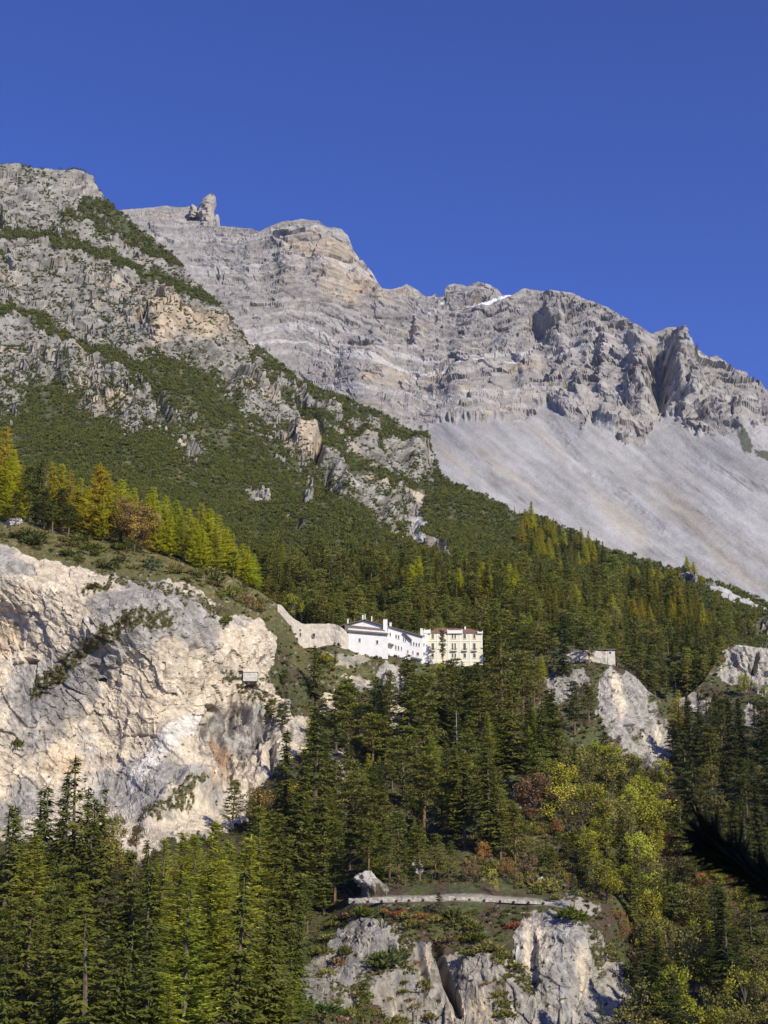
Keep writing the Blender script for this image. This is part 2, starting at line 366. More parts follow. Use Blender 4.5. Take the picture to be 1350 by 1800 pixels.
# ---- the wooded shoulder in the middle distance
CREST = [(-330, 170), (-60, 280), (0, 290), (20, 288), (30, 287), (60, 296), (80, 297), (110, 298), (135, 303), (150, 308), (165, 322), (178, 338), (188, 356), (200, 370), (215, 380),
         (230, 393), (250, 409), (270, 424), (290, 437), (307, 450), (320, 470), (335, 490), (350, 505), (370, 525), (395, 550), (420, 580), (440, 600), (455, 618), (480, 635),
         (505, 655), (530, 670), (560, 685), (600, 700), (640, 718), (680, 733), (700, 745), (720, 755), (735, 768), (750, 784), (762, 797), (768, 812), (780, 838), (800, 850),
         (830, 862), (860, 876), (880, 890), (905, 906), (940, 908), (960, 915), (1000, 930), (1050, 952), (1100, 975), (1150, 990), (1200, 1005), (1240, 1022), (1280, 1036), (1320, 1048), (1350, 1058), (1700, 1180)]
MIDD = [(-300, 170, 1550), (0, 290, 1500), (0, 400, 1330), (0, 600, 1050), (0, 750, 830), (0, 900, 650), (0, 1000, 600), (-300, 900, 650), (-300, 600, 1050), (190, 360, 1480), (200, 500, 1260), (150, 620, 1060),
        (450, 615, 1280), (300, 700, 950), (250, 800, 790), (400, 950, 690), (600, 850, 850), (520, 750, 1020), (762, 797, 1150), (700, 850, 980), (905, 906, 960), (780, 980, 770), (550, 1080, 655), (850, 1080, 660),
        (700, 1000, 730), (700, 1160, 600), (900, 1160, 600), (1050, 980, 900), (1200, 1006, 890), (1000, 1080, 680), (1350, 1058, 880), (1350, 1130, 660), (1200, 1150, 630), (1000, 1140, 615), (1100, 1250, 585), (1350, 1250, 600), (500, 1160, 590),
        (1250, 1080, 720), (1600, 1200, 800), (1600, 1300, 640), (1200, 1350, 570), (330, 560, 1180)]
mid = Sheet(-160, 1530, 930, 500, CREST, [(-400, 1000), (300, 1060), (450, 1130), (600, 1180), (1000, 1200), (1080, 1240), (1350, 1260), (1700, 1300)], MIDD, 560, 1650)
X, Y = mid.X, mid.Y
qx = X+noise2(X/30, Y/30, 101)*14+noise2(X/11, Y/11, 102)*6; qy = Y+noise2(X/30, Y/30, 103)*12+noise2(X/11, Y/11, 104)*5
# where dwarf pine covers the rock: positive values are green
VEG = RBF([(0, 300, -.9), (150, 320, -.8), (60, 345, -.55), (0, 360, -.8), (100, 390, -.5), (250, 500, -.7), (0, 470, -.75), (100, 500, -.7), (200, 560, -.75), (300, 560, -.75), (0, 610, -.45), (60, 640, -.35), (110, 600, -.6),
           (300, 620, -.6), (370, 600, -.8), (420, 650, -.8), (470, 690, -.65), (510, 730, -.75), (555, 780, -.7), (620, 800, -.6), (690, 790, -.7), (730, 820, -.6), (650, 830, -.45), (600, 760, -.1), (20, 700, -.1), (60, 690, .3), (100, 720, .9), (200, 690, -.2), (160, 700, -.3), (250, 720, -.25), (300, 720, .1),
           (300, 650, .7), (330, 680, .75), (380, 710, .6), (440, 750, .1), (230, 750, -.2), (170, 760, .7), (60, 780, .9), (0, 800, .9), (330, 790, -.1), (280, 800, .8), (420, 820, .8), (500, 830, .8), (480, 790, .2), (560, 850, .55), (600, 840, -.4), (620, 870, -.2),
           (680, 900, -.6), (700, 925, -.35), (640, 900, .4), (560, 900, .8), (400, 900, 1), (250, 900, 1), (740, 870, .5), (800, 880, .9), (720, 960, .4), (800, 960, 1), (900, 950, 1), (700, 850, .1), (650, 1000, .9), (1000, 1000, 1), (1200, 1050, .9), (1330, 1080, .35), (1300, 1110, .3),
           (1200, 1150, 1), (1300, 1140, .1), (540, 1000, .6), (1000, 1150, 1), (-200, 400, -.6), (-200, 700, .3)], c=.02, log=False)(qx, qy)
for pts, w in [([(-200, 385), (0, 412), (60, 412), (133, 427), (200, 455), (267, 480), (317, 505), (367, 535), (400, 550), (430, 580)], 9), ([(155, 365), (190, 378), (220, 397), (250, 420), (280, 440), (310, 455)], 12), ([(120, 375), (170, 395), (240, 430)], 6),
               ([(-100, 520), (0, 545), (50, 548), (117, 587), (167, 620), (217, 640), (255, 660)], 9), ([(450, 622), (500, 655), (560, 690), (640, 724), (700, 752), (755, 795)], 9), ([(500, 690), (560, 720), (620, 760), (680, 790)], 6), ([(560, 735), (600, 790), (640, 815)], 6),
               ([(590, 700), (640, 740), (700, 765)], 9), ([(420, 640), (480, 670)], 6), ([(500, 745), (545, 750), (590, 790), (640, 825), (700, 850)], 6)]:
    VEG = np.maximum(VEG, stroke(qx, qy, pts, w*.75)*1.0-.6)
dgu = X*math.sin(R(36))-Y*math.cos(R(36)); dgv = X*math.cos(R(36))+Y*math.sin(R(36))
VEG = np.where(VEG < 0, VEG*(.74+.2*(Y < 380)), VEG) + .48*noise2(dgu/13, dgv/34, 105)+.42*noise2(dgu/6, dgv/13, 106)+.32*noise2(X/3.2, Y/3.2, 107)
for pts, w in [([(745, 875), (728, 905), (735, 925), (722, 945), (745, 962), (785, 978)], 6.5), ([(440, 860), (468, 872)], 5), ([(538, 850), (545, 880)], 2.5), ([(320, 780), (335, 800)], 4), ([(700, 860), (730, 880)], 3), ([(528, 920), (533, 935)], 3), ([(575, 970), (580, 1010)], 3), ([(1245, 1045), (1285, 1058), (1330, 1075), (1400, 1100)], 4.5), ([(1190, 1028), (1215, 1035)], 3), ([(500, 905), (515, 915)], 2)]:
    VEG = np.minimum(VEG, .5-1.5*stroke(qx, qy, pts, w))
veg = sstep(-.08, .08, VEG)
scr2 = stroke(qx, qy, [(1245, 1045), (1285, 1058), (1330, 1075), (1400, 1100)], 5)
rk = 1-veg
wx, wy, wz = mid.P[..., 0], mid.P[..., 1], mid.P[..., 2]
L1 = noise3(wx/130, wy/130, wz/130, 121); L2 = noise3(wx/52, wy/52, wz/52, 122); L3 = noise3(wx/21, wy/21, wz/19, 123); L4 = noise3(wx/9, wy/9, wz/8, 124); L5 = noise3(wx/4, wy/4, wz/4, 125)
Rg = 1-np.abs(noise3(wx/34, wy/50, wz/70, 126))*2.2; Rg2 = 1-np.abs(noise3(wx/13, wy/20, wz/26, 127))*2.2
rkw = sstep(-.1, .35, -VEG)
soft = sstep(-.25, .45, -VEG)*(1-.85*scr2)
j1 = noise3(wx/18, wy/18, wz/18, 128)*.6; j2 = noise3(wx/18, wy/18, wz/18, 129)*.6
fa, ca, ea = facets(wx/30+j1, wy/70, wz/24+j2, 311); fb, cb, eb = facets(wx/12+j1, wy/40, wz/9+j2, 312); fc, cc, ec = facets(wx/5.5+j2, wy/22, wz/4.2+j1, 313)
disp = L1*10+L2*(3+3*soft)+soft*(L3*2+L4*1*mid.fine(9)+(Rg-.45)*2+(Rg2-.45)*1*mid.fine(13)+fa*5.5*mid.fine(30)+fb*4.2*mid.fine(13)+fc*2.4*mid.fine(6)-ea*.6*mid.fine(12))
for (cx, cy, rx, ry, an, am) in [(2, 372, 4, 14, 0, -22), (258, 545, 5, 22, 8, -16), (285, 560, 30, 30, 0, 12), (72, 625, 8, 22, 0, -14), (560, 790, 8, 16, 0, -22), (578, 840, 6, 26, 8, -18), (535, 770, 26, 20, 0, 14), (690, 905, 18, 22, 0, 12), (370, 570, 22, 26, 0, 10), (730, 800, 22, 30, 0, 14),
                                 (530, 700, 8, 28, -10, -10), (285, 720, 8, 30, -30, -14), (730, 930, 9, 30, 0, -6), (60, 350, 30, 16, 20, 8), (430, 690, 30, 25, 20, 12), (555, 735, 10, 30, -20, -12), (600, 860, 10, 20, 0, 10), (650, 770, 22, 22, 0, 10), (120, 650, 20, 30, 0, 8)]:
    disp += am*.9*sstep(.12, .8, blob(X+fb*4, Y+fa*4, cx, cy, rx, ry, an))
disp *= sstep(0, 5, Y-mid.ytop(X))*.7+.3
mid.P = mid.P + mid.N*disp[..., None]
c3 = noise3(wx/75, wy/75, wz/60, 131)+.6*noise3(wx/22, wy/22, wz/18, 132)
warm = sstep(.1, .8, c3+.9*blob(X, Y, 285, 560, 36, 36)+.8*blob(X, Y, 535, 770, 32, 20)+.8*blob(X, Y, 690, 905, 22, 22)+.6*blob(X, Y, 430, 690, 50, 40)+.6*blob(X, Y, 375, 570, 36, 36)+.5*blob(X, Y, 150, 640, 30, 20)+.4*blob(X, Y, 730, 810, 30, 30)+.4*blob(X, Y, 55, 355, 16, 20)-.25*(Y < 450))
T = lerp3(COL(.275, .26, .22), COL(.43, .35, .245), warm)
T = lerp3(T, COL(.45, .44, .42), sstep(.35, .8, noise3(wx/16, wy/16, wz/14, 133))*.5)
T = lerp3(T, COL(.17, .17, .17), sstep(.4, .85, noise3(wx/30, wy/30, wz/45, 134))*.5)
T = lerp3(T, COL(.12, .12, .09), sstep(.2, .6, noise3(wx/8, wy/24, wz/6, 135)+.5*noise3(wx/22, wy/50, wz/16, 136))*.6)
T *= (1+.2*L5+.1*L4+.34*(cb-.5)+.26*(cc-.5)-.15*eb)[..., None]
soil = COL(.07, .08, .034)
soilc = lerp3(np.broadcast_to(soil, T.shape), COL(.135, .12, .06), sstep(.0, .5, fbm2(X/30, Y/22, 140, 3)))
T = T*(1-.95*veg[..., None])+soilc*.95*veg[..., None]
T = lerp3(T, COL(.42, .41, .39), scr2*.9)
T = lerp3(T, COL(.45, .44, .42), stroke(qx, qy, [(728, 905), (735, 925), (722, 945), (745, 962), (785, 978)], 4)*.8)
mid.T = np.clip(T, .02, .8); mid.veg = veg; mid.VEG = VEG
M_mid = ground_mat('hillside_rock', .25, .14, .25, 1.2)
mid.build([('hillside', np.ones_like(X), M_mid, False)], [(15, 1), (50, 25), (140, 120), (300, 330)], (.2, .2, .16))

# ---- the near valley side: cliff with its meadow, terrace of the hotel, wooded slope, road and crag
FTOP = [(-330, 890), (-100, 902), (0, 908), (60, 920), (100, 930), (150, 940), (200, 950), (250, 960), (300, 972), (330, 982), (370, 996), (400, 1008), (430, 1022), (450, 1036), (470, 1050), (490, 1064),
        (505, 1078), (522, 1100), (540, 1128), (560, 1130), (610, 1134), (640, 1142), (690, 1150), (720, 1160), (745, 1168), (850, 1162), (900, 1160), (960, 1164), (1000, 1164), (1045, 1164), (1078, 1170), (1100, 1178), (1120, 1192),
        (1140, 1215), (1160, 1228), (1185, 1232), (1210, 1222), (1235, 1200), (1255, 1170), (1268, 1145), (1290, 1133), (1350, 1140), (1700, 1160)]
FD = [(-300, 890, 525), (0, 908, 520), (0, 945, 472), (0, 1100, 446), (0, 1300, 428), (0, 1450, 410), (-300, 1100, 440), (-300, 1450, 405), (150, 940, 515), (150, 990, 465), (200, 1200, 440), (200, 1420, 418), (330, 982, 520), (330, 1030, 470), (330, 1200, 442), (330, 1330, 432),
      (400, 1010, 525), (400, 1080, 480), (430, 1180, 468), (400, 1280, 458), (400, 1440, 410), (480, 1060, 535), (480, 1110, 498), (490, 1190, 485), (500, 1280, 470), (520, 1350, 440), (525, 1105, 556), (545, 1132, 556), (560, 1140, 551), (620, 1145, 553),
      (560, 1250, 505), (600, 1400, 430), (690, 1153, 557), (690, 1250, 500), (800, 1166, 561), (800, 1200, 540), (850, 1300, 475), (960, 1166, 552), (960, 1230, 520), (1045, 1166, 549), (1078, 1172, 549), (1075, 1200, 535), (1100, 1260, 515), (1100, 1340, 492), (1140, 1225, 550), (1160, 1290, 535), (1190, 1240, 570), (1185, 1330, 520),
      (1268, 1150, 600), (1310, 1138, 605), (1310, 1210, 588), (1350, 1230, 575), (1300, 1270, 540), (1300, 1500, 410), (1300, 1800, 245), (1150, 1500, 415), (1050, 1450, 405), (900, 1400, 425), (700, 1500, 372), (820, 1510, 358), (980, 1500, 375), (800, 1562, 337), (800, 1590, 327),
      (650, 1578, 338), (650, 1592, 333), (990, 1580, 335), (990, 1600, 327), (620, 1650, 318), (800, 1660, 318), (1000, 1660, 312), (800, 1800, 303), (1000, 1800, 300), (650, 1800, 296), (1110, 1790, 300), (1060, 1650, 322), (1110, 1680, 345), (1140, 1800, 290), (590, 1590, 352), (560, 1640, 335), (520, 1720, 290),
      (450, 1700, 250), (300, 1600, 285), (300, 1800, 195), (0, 1600, 300), (0, 1800, 200), (500, 1500, 385), (550, 1800, 245), (200, 1500, 370), (1600, 1200, 580), (1600, 1600, 380), (1600, 1800, 240), (-300, 1800, 200), (-300, 1600, 300), (650, 1930, 285), (300, 1930, 165), (1000, 1930, 285), (1300, 1930, 190)]
fr = Sheet(-180, 1550, 1040, 680, FTOP, [(-400, 1960), (1700, 1960)], FD, 120, 640)
X, Y = fr.X, fr.Y
qx = X+noise2(X/24, Y/24, 201)*13+noise2(X/9, Y/9, 202)*6; qy = Y+noise2(X/24, Y/24, 203)*13+noise2(X/9, Y/9, 204)*6
CL = [(-400, 945), (0, 948), (40, 968), (70, 985), (130, 992), (200, 1012), (240, 1018), (300, 1014), (340, 1030), (380, 1068), (410, 1078), (440, 1085), (470, 1098), (488, 1125), (478, 1160), (470, 1190), (490, 1215), (525, 1262), (545, 1270), (540, 1320), (500, 1350), (470, 1362), (440, 1400), (430, 1450), (380, 1465), (300, 1480), (240, 1520), (200, 1490), (100, 1480), (0, 1480), (-400, 1480)]
cliff = poly(qx, qy, CL)
knoll = np.clip(poly(qx, qy, [(1050, 1195), (1075, 1176), (1110, 1180), (1135, 1205), (1155, 1235), (1180, 1275), (1185, 1300), (1160, 1360), (1120, 1345), (1100, 1320), (1062, 1280), (1045, 1230)])
        + poly(qx, qy, [(960, 1190), (1010, 1175), (1040, 1190), (1000, 1230), (975, 1240)])*.8, 0, 1)
rcliff = np.clip(poly(qx, qy, [(1262, 1180), (1275, 1145), (1290, 1132), (1350, 1138), (1600, 1150), (1600, 1225), (1350, 1225), (1310, 1215), (1280, 1205)]) + poly(qx, qy, [(1180, 1225), (1225, 1215), (1250, 1230), (1240, 1255), (1200, 1250)])*.7 + poly(qx, qy, [(1310, 1240), (1345, 1250), (1335, 1285), (1308, 1275)])*.8, 0, 1)
crag = np.clip(poly(qx, qy, [(905, 1640), (925, 1605), (955, 1602), (990, 1615), (1040, 1625), (1070, 1665), (1088, 1700), (1105, 1735), (1118, 1800), (1120, 1960), (700, 1960), (640, 1960), (680, 1800), (640, 1740), (600, 1790), (560, 1700), (585, 1650), (620, 1615), (660, 1612), (700, 1630), (720, 1660), (760, 1665), (850, 1690), (905, 1690)])
       + poly(qx, qy, [(515, 1720), (560, 1680), (590, 1690), (600, 1730), (570, 1790), (530, 1760)])*.7 + poly(qx, qy, [(630, 1552), (660, 1545), (690, 1556), (680, 1572), (635, 1576)])*1.0, 0, 1)
under = np.clip(poly(qx, qy, [(555, 1235), (590, 1215), (600, 1245), (570, 1262)]) + poly(qx, qy, [(668, 1165), (700, 1168), (705, 1205), (680, 1225), (665, 1190)]) + poly(qx, qy, [(680, 1220), (705, 1215), (715, 1290), (690, 1310)])
        + poly(qx, qy, [(600, 1190), (650, 1195), (680, 1215), (640, 1215)])*.8 + poly(qx, qy, [(575, 1330), (610, 1310), (640, 1370), (590, 1400)])*.6 + poly(qx, qy, [(560, 1150), (630, 1150), (660, 1165), (610, 1178)])*.7 + poly(qx, qy, [(960, 1225), (985, 1225), (975, 1260)])*.7+ poly(qx, qy, [(720, 1370), (750, 1400), (720, 1440)])*.6, 0, 1)
rk0 = np.clip(cliff+knoll+rcliff+crag+under, 0, 1)
# growth on ledges of the cliffs
moss = np.clip(1.0*stroke(qx, qy, [(60, 1215), (95, 1190), (135, 1150), (180, 1120), (220, 1100), (290, 1095)], 9) + stroke(qx, qy, [(150, 1040), (190, 1030), (225, 1018)], 5) + .8*stroke(qx, qy, [(250, 1025), (330, 1050), (385, 1080)], 8)
     + .8*stroke(qx, qy, [(390, 1070), (395, 1100)], 6) + .9*stroke(qx, qy, [(240, 1455), (300, 1425), (350, 1400)], 6) + .8*stroke(qx, qy, [(400, 1185), (430, 1195), (470, 1200)], 6) + .8*stroke(qx, qy, [(430, 1210), (470, 1230), (500, 1260)], 7)
     + .8*stroke(qx, qy, [(1140, 1210), (1150, 1250), (1160, 1280)], 6)+ .8*stroke(qx, qy, [(1130, 1290), (1110, 1300)], 4) + .9*stroke(qx, qy, [(700, 1640), (760, 1650), (850, 1680), (900, 1700), (930, 1740)], 10) + .9*stroke(qx, qy, [(730, 1630), (700, 1690), (650, 1720), (600, 1740)], 10) + .9*stroke(qx, qy, [(1040, 1625), (1050, 1670), (1065, 1700)], 8)
     + .7*stroke(qx, qy, [(880, 1740), (900, 1780)], 8), 0, 1)
mossn = sstep(.45, .75, moss*.8+.7*noise2(X/7, Y/7, 205)+.45*noise2(X/3, Y/3, 206)) * (moss > .02)
specks = sstep(.62, .8, noise2(X/9, Y/9, 207)+.45*noise2(X/3.3, Y/3.3, 208)+.15*(crag+knoll))
rk = np.clip(rk0*(1-np.clip(mossn+specks*.8, 0, 1)), 0, 1)
wx, wy, wz = fr.P[..., 0], fr.P[..., 1], fr.P[..., 2]
bx = wx*.62+wz*.62                                          # across the slanting beds of the big cliff
L1 = noise3(wx/48, wy/48, wz/48, 221); L2 = noise3(wx/19, wy/19, wz/17, 222); L3 = noise3(wx/8, wy/8, wz/7, 223); L4 = noise3(wx/3.3, wy/3.3, wz/3, 224); L5 = noise3(wx/1.5, wy/1.5, wz/1.4, 225)
Rg = 1-np.abs(noise3(bx/7, (wx-wz)/30, wy/20, 226))*2.2                 # slanting cracks
Rv = 1-np.abs(noise3(wx/5.5, wy/8, wz/22, 227))*2.2                     # upright flutes
Rv2 = 1-np.abs(noise3(wx/2.4, wy/3, wz/9, 228))*2.2
j1 = noise3(wx/9, wy/9, wz/9, 229)*.3; j2 = noise3(wx/9, wy/9, wz/9, 230)*.3
bz = (wz-wx)*.71
vert = (np.clip(knoll+crag+rcliff+blob(X, Y, 440, 1290, 80, 90), 0, 1) > .5)*1.0
sl = lambda k: (bx/(k*.75))*(1-vert)+(wx/(k*.7))*vert
sm = lambda k: (bz/(k*1.6))*(1-vert)+(wz/(k*2.0))*vert
fa, ca, ea = facets(sl(15)+j1, wy/15, sm(15)+j2, 411); fb, cb, eb = facets(sl(6)+j1, wy/6, sm(6)+j2, 412); fc, cc, ec = facets(sl(2.5)+j2, wy/2.5, sm(2.3)+j1, 413)
fd, cd, ed = facets(sl(1.2)+j2, wy/1.2, sm(1.1)+j1, 414)
crack = eb*sstep(.1, .5, noise3(wx/12, wy/12, wz/12, 231)); crack2 = ec*sstep(.2, .6, noise3(wx/7, wy/7, wz/7, 232))
flute = np.clip(knoll+crag+rcliff+blob(X, Y, 440, 1290, 80, 90), 0, 1)
k_ = np.ones(9)/9.
def soften(A, n=3):
    for _ in range(n):
        A = (A+np.roll(A, 1, 0)+np.roll(A, -1, 0)+np.roll(A, 1, 1)+np.roll(A, -1, 1))/5
    return A
rs0 = soften(rk0, 9)
disp = L1*2.2*(.3+.7*rs0) + rs0*(1-.4*crag)*(L2*1.3+L3*.7+L4*.3+L5*.15 + (Rg-.45)*.6*(1-flute) + (Rv-.45)*(.55+.6*flute) + (Rv2-.45)*(.1+.35*flute)*fr.fine(3) + fa*(.9+.9*flute-.9*crag)*fr.fine(12)+fb*(.75+.4*flute-.2*crag)*fr.fine(6)+fc*.58*fr.fine(2.5)+fd*.28*fr.fine(1.2) - crack*.4 - crack2*.25) + (1-rs0)*(L2*.9+L3*.5+L4*.2*fr.fine(3))
for (cx, cy, rx, ry, an, am) in [(783, 1714, 7, 38, -17, -8), (768, 1672, 9, 12, -20, -3), (800, 1765, 8, 22, -15, -5), (750, 1700, 9, 40, -15, 3), (850, 1720, 45, 45, 0, 4), (1132, 1340, 6, 14, -8, -7), (478, 1330, 6, 28, 4, -5), (462, 1320, 6, 35, 0, 3), (493, 1315, 8, 40, 0, 3), (430, 1250, 7, 12, 0, -5), (448, 1255, 10, 22, 0, 2.2),
        (362, 1262, 5, 20, 30, -3), (385, 1300, 4, 30, 0, -4), (415, 1260, 5, 22, 0, -4), (470, 1270, 4, 24, 10, -4), (405, 1350, 5, 24, 0, -3), (375, 1245, 16, 5, 10, -4), (395, 1280, 8, 30, 0, -4), (360, 1360, 8, 6, 20, -6), (350, 1385, 34, 30, 0, 6), (300, 1420, 60, 20, -35, 5), (410, 1290, 60, 40, 0, -4), (55, 1163, 12, 3, 10, -5), (178, 1196, 6, 3, 0, -4), (620, 1562, 14, 10, 0, -4), (655, 1562, 18, 10, 0, 3), (230, 1090, 90, 30, -20, 3), (100, 1250, 60, 40, -30, 3),
        (1318, 1180, 3, 18, -15, -8), (1328, 1170, 3, 20, 8, -8), (1300, 1175, 14, 30, 0, 3), (320, 1280, 30, 50, 35, 3), (1000, 1700, 40, 60, 0, 1), (935, 1700, 10, 50, 0, -3), (690, 1700, 16, 40, 0, 1), (670, 1620, 4, 18, 0, -2.5), (1078, 1690, 5, 50, 35, -3), (395, 1075, 9, 10, 0, -4), (340, 1150, 9, 16, 0, -2.5)]:
    disp += am*(1-.3*(abs(am) < 8))*sstep(.1, .75, blob(X+fb*3+fc*2, Y+fa*3+fc*2, cx, cy, rx, ry, an))*(1+.2*L4)
road = stroke(X, Y, [(616, 1584), (700, 1581), (800, 1577), (900, 1582), (960, 1587), (1000, 1591)], 4)
disp *= (1-road*.85)*(sstep(0, 6, Y-fr.ytop(X))*.8+.2)
fr.P = fr.P + fr.N*disp[..., None]
# colours
cream, och, lgrey, dgrey, white, rust = COL(.555, .475, .35), COL(.53, .40, .25), COL(.35, .325, .28), COL(.215, .2, .185), COL(.60, .56, .485), COL(.34, .21, .115)
n1 = noise3(wx/26, wy/26, wz/26, 241)+.55*noise3(wx/9, wy/9, wz/9, 242)+.3*noise3(wx/3.5, wy/3.5, wz/3.5, 243)
gpatch = blob(X, Y, 300, 1090, 110, 45, 10)*.9+blob(X, Y, 150, 1200, 90, 60, -40)*1.1+blob(X, Y, 60, 1290, 75, 90)*1.0+blob(X, Y, 30, 1420, 40, 50)*.8+blob(X, Y, 235, 1370, 40, 25, -30)*.9+blob(X, Y, 190, 1060, 40, 40)*.5+blob(X, Y, 330, 1370, 50, 40)*.6+blob(X, Y, 10, 990, 40, 30)*.6+blob(X, Y, 230, 1410, 40, 30)*.7+blob(X, Y, 440, 1290, 60, 60)*.55+blob(X, Y, 420, 1090, 40, 30)*.4
cpatch = blob(X, Y, 30, 1100, 70, 60)*.7+blob(X, Y, 85, 1080, 40, 40)*.4+blob(X, Y, 210, 1250, 70, 70, -40)*.8+blob(X, Y, 300, 1230, 70, 70)*.7+blob(X, Y, 120, 1330, 40, 60)*.5+blob(X, Y, 395, 1210, 22, 40)*.7+blob(X, Y, 460, 1140, 50, 50)*.4
grn = sstep(-.12, .32, n1*.8+gpatch*.72-cpatch*.9-.09*cliff + (knoll+rcliff)*.75+crag*.9-.02)
T = lerp3(cream, lgrey, grn)
T = lerp3(T, och, sstep(.15, .7, noise3(wx/17, wy/17, wz/17, 244)+.8*blob(X, Y, 30, 1110, 45, 50)+.6*blob(X, Y, 90, 1070, 25, 25)+.5*blob(X, Y, 130, 1340, 40, 30)+.5*blob(X, Y, 270, 1240, 50, 40)-.2*grn-.3)*(1-.75*grn)*.7)
T = lerp3(T, dgrey, sstep(.05, .5, .8*noise3(bx/6, (wx-wz)/22, wy/14, 245)+.5*noise3(wx/4, wy/4, wz/6, 246)+.5*gpatch-.5*cpatch-.2)*.65*cliff)
T = lerp3(T, COL(.13, .12, .10), sstep(.25, .6, noise3(wx/2.2, wy/2.2, wz/3, 270)+.5*noise3(wx/7, wy/7, wz/9, 271)+.25*grn-.12)*.5)
brn = blob(X, Y, 430, 1300, 70, 110)*cliff
T = lerp3(T, COL(.12, .10, .08), sstep(.1, .5, noise2(X/7+noise2(X/20, Y/20, 272), Y/45, 273)+.5*brn-.25)*.8*(brn > .15))
wh = blob(X, Y, 300, 1300, 55, 20, -42)*1.1+blob(X, Y, 250, 1360, 60, 14, -38)*.9+blob(X, Y, 160, 1310, 22, 40)*.6+blob(X, Y, 330, 1275, 20, 14, -30)*.7
T = lerp3(T, white, sstep(.35, .75, wh+.4*noise2(X/14, Y/14, 247))*.85)
rs = blob(X, Y, 395, 1330, 14, 50, 8)*1.0+blob(X, Y, 385, 1280, 12, 30)*.6+blob(X, Y, 365, 1390, 14, 40, 15)*.6+blob(X, Y, 420, 1330, 10, 50)*.4
T = lerp3(T, rust, sstep(.4, .9, rs+.4*noise2(X/8, Y/22, 248))*.8)
T = lerp3(T, COL(.60, .52, .38), sstep(.4, .85, blob(X, Y, 398, 1210, 16, 32)+.3*noise2(X/7, Y/20, 249)+blob(X, Y, 490, 1310, 9, 50)*.9)*.8)
# the knoll, right cliff and crag: pale streaks running down
sk = noise2(X/7+noise2(X/40, Y/40, 250), Y/60, 251)
T = lerp3(T, COL(.58, .50, .36), np.clip(sstep(.2, .7, sk*.7+.9*blob(X, Y, 1085, 1215, 12, 55, -6)+.6*blob(X, Y, 1150, 1320, 12, 30))*knoll + sstep(.15, .6, sk*.6+.7*blob(X, Y, 940, 1670, 26, 60)+.55*blob(X, Y, 1020, 1700, 16, 80, -5)+.5*blob(X, Y, 745, 1700, 9, 45, -15)+.5*blob(X, Y, 850, 1780, 60, 30)-.05)*crag*(Y > 1590)+.8*sstep(0, .5, sk)*rcliff, 0, 1)*.85)
T = lerp3(T, COL(.24, .24, .245), np.clip(sstep(.15, .6, -sk*.8+.6*blob(X, Y, 990, 1720, 12, 70, -4)+.5*blob(X, Y, 720, 1740, 14, 30)+.4*blob(X, Y, 640, 1680, 60, 60))*crag*.8+sstep(.2, .7, -sk)*knoll*.4, 0, 1))
T = lerp3(T, COL(.16, .15, .14), np.clip(crack+crack2*.7, 0, 1)*.6*rk0)
T *= (1+.26*L5+.12*L4+.08*sk+.22*(cb-.5)*rk0+.2*(cc-.5)+.2*(cd-.5))[..., None]
# turf, soil and litter
turf, olive, litter, redd = COL(.12, .12, .045), COL(.085, .095, .035), COL(.085, .06, .04), COL(.16, .065, .04)
g1 = noise2(X/40, Y/40, 261)+.6*noise2(X/14, Y/14, 262)+.3*noise2(X/5, Y/5, 263)
G = lerp3(np.broadcast_to(olive, T.shape), litter, sstep(-.2, .5, g1))
meadow = np.clip(sstep(90, 40, Y-fr.ytop(X))*(X < 540) + blob(X, Y, 560, 1160, 60, 18) + blob(X, Y, 820, 1520, 90, 30)+.6*blob(X, Y, 640, 1190, 80, 30)+.5*blob(X, Y, 540, 1790, 60, 30), 0, 1)
G = lerp3(G, turf, meadow*(.6+.4*sstep(-.4, .4, noise2(X/10, Y/5, 264))))
G = lerp3(G, COL(.17, .135, .055), sstep(.1, .6, noise2(X/18, Y/9, 265)+.3*meadow-.1)*meadow*.8)
G = lerp3(G, redd, sstep(.55, .8, noise2(X/16, Y/12, 266)+.5*blob(X, Y, 700, 1605, 25, 10)+.6*blob(X, Y, 905, 1630, 20, 14)+.4*blob(X, Y, 800, 1545, 80, 14)-.1)*.7)
G = lerp3(G, COL(.30, .28, .25), sstep(.42, .6, noise2(X/6, Y/5, 267)+.35*noise2(X/18, Y/16, 268)-.1*(Y > 1450)+.45*blob(X, Y, 985, 1530, 22, 75, -25)+.3*blob(X, Y, 960, 1480, 30, 40))*.75)
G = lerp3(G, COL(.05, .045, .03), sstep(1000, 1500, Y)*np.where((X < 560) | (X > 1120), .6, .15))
G *= (1+.3*L5)[..., None]
G = lerp3(G, COL(.36, .325, .26), sstep(.35, .6, blob(X, Y, 1020, 1592, 34, 14, 15)+.35*noise2(X/7, Y/6, 281)))
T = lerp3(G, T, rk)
T = lerp3(T, T*COL(.85, .83, .79), crag*(X < 890))
T = lerp3(T, lerp3(np.broadcast_to(olive, T.shape), COL(.14, .115, .06), sstep(-.3, .4, noise2(X/8, Y/8, 269))), mossn*rk0*.9)
T = lerp3(T, COL(.30, .275, .225), road*.9)
fr.T = np.clip(T, .015, .8)
M_fr = ground_mat('cliff_rock', .9, .5, .28, .45)
lab = np.zeros(X.shape, int)
lab[(Y > 1300) | (X > 520)] = 1
lab[(X > 540) & (X < 1130) & (Y > 1548)] = 2
lab[road > .5] = 3
lab[cliff > .5] = 0
lab[(X > 1030) & (X < 1200) & (Y < 1370)] = 4
lab[(X > 1245) & (Y < 1235)] = 5
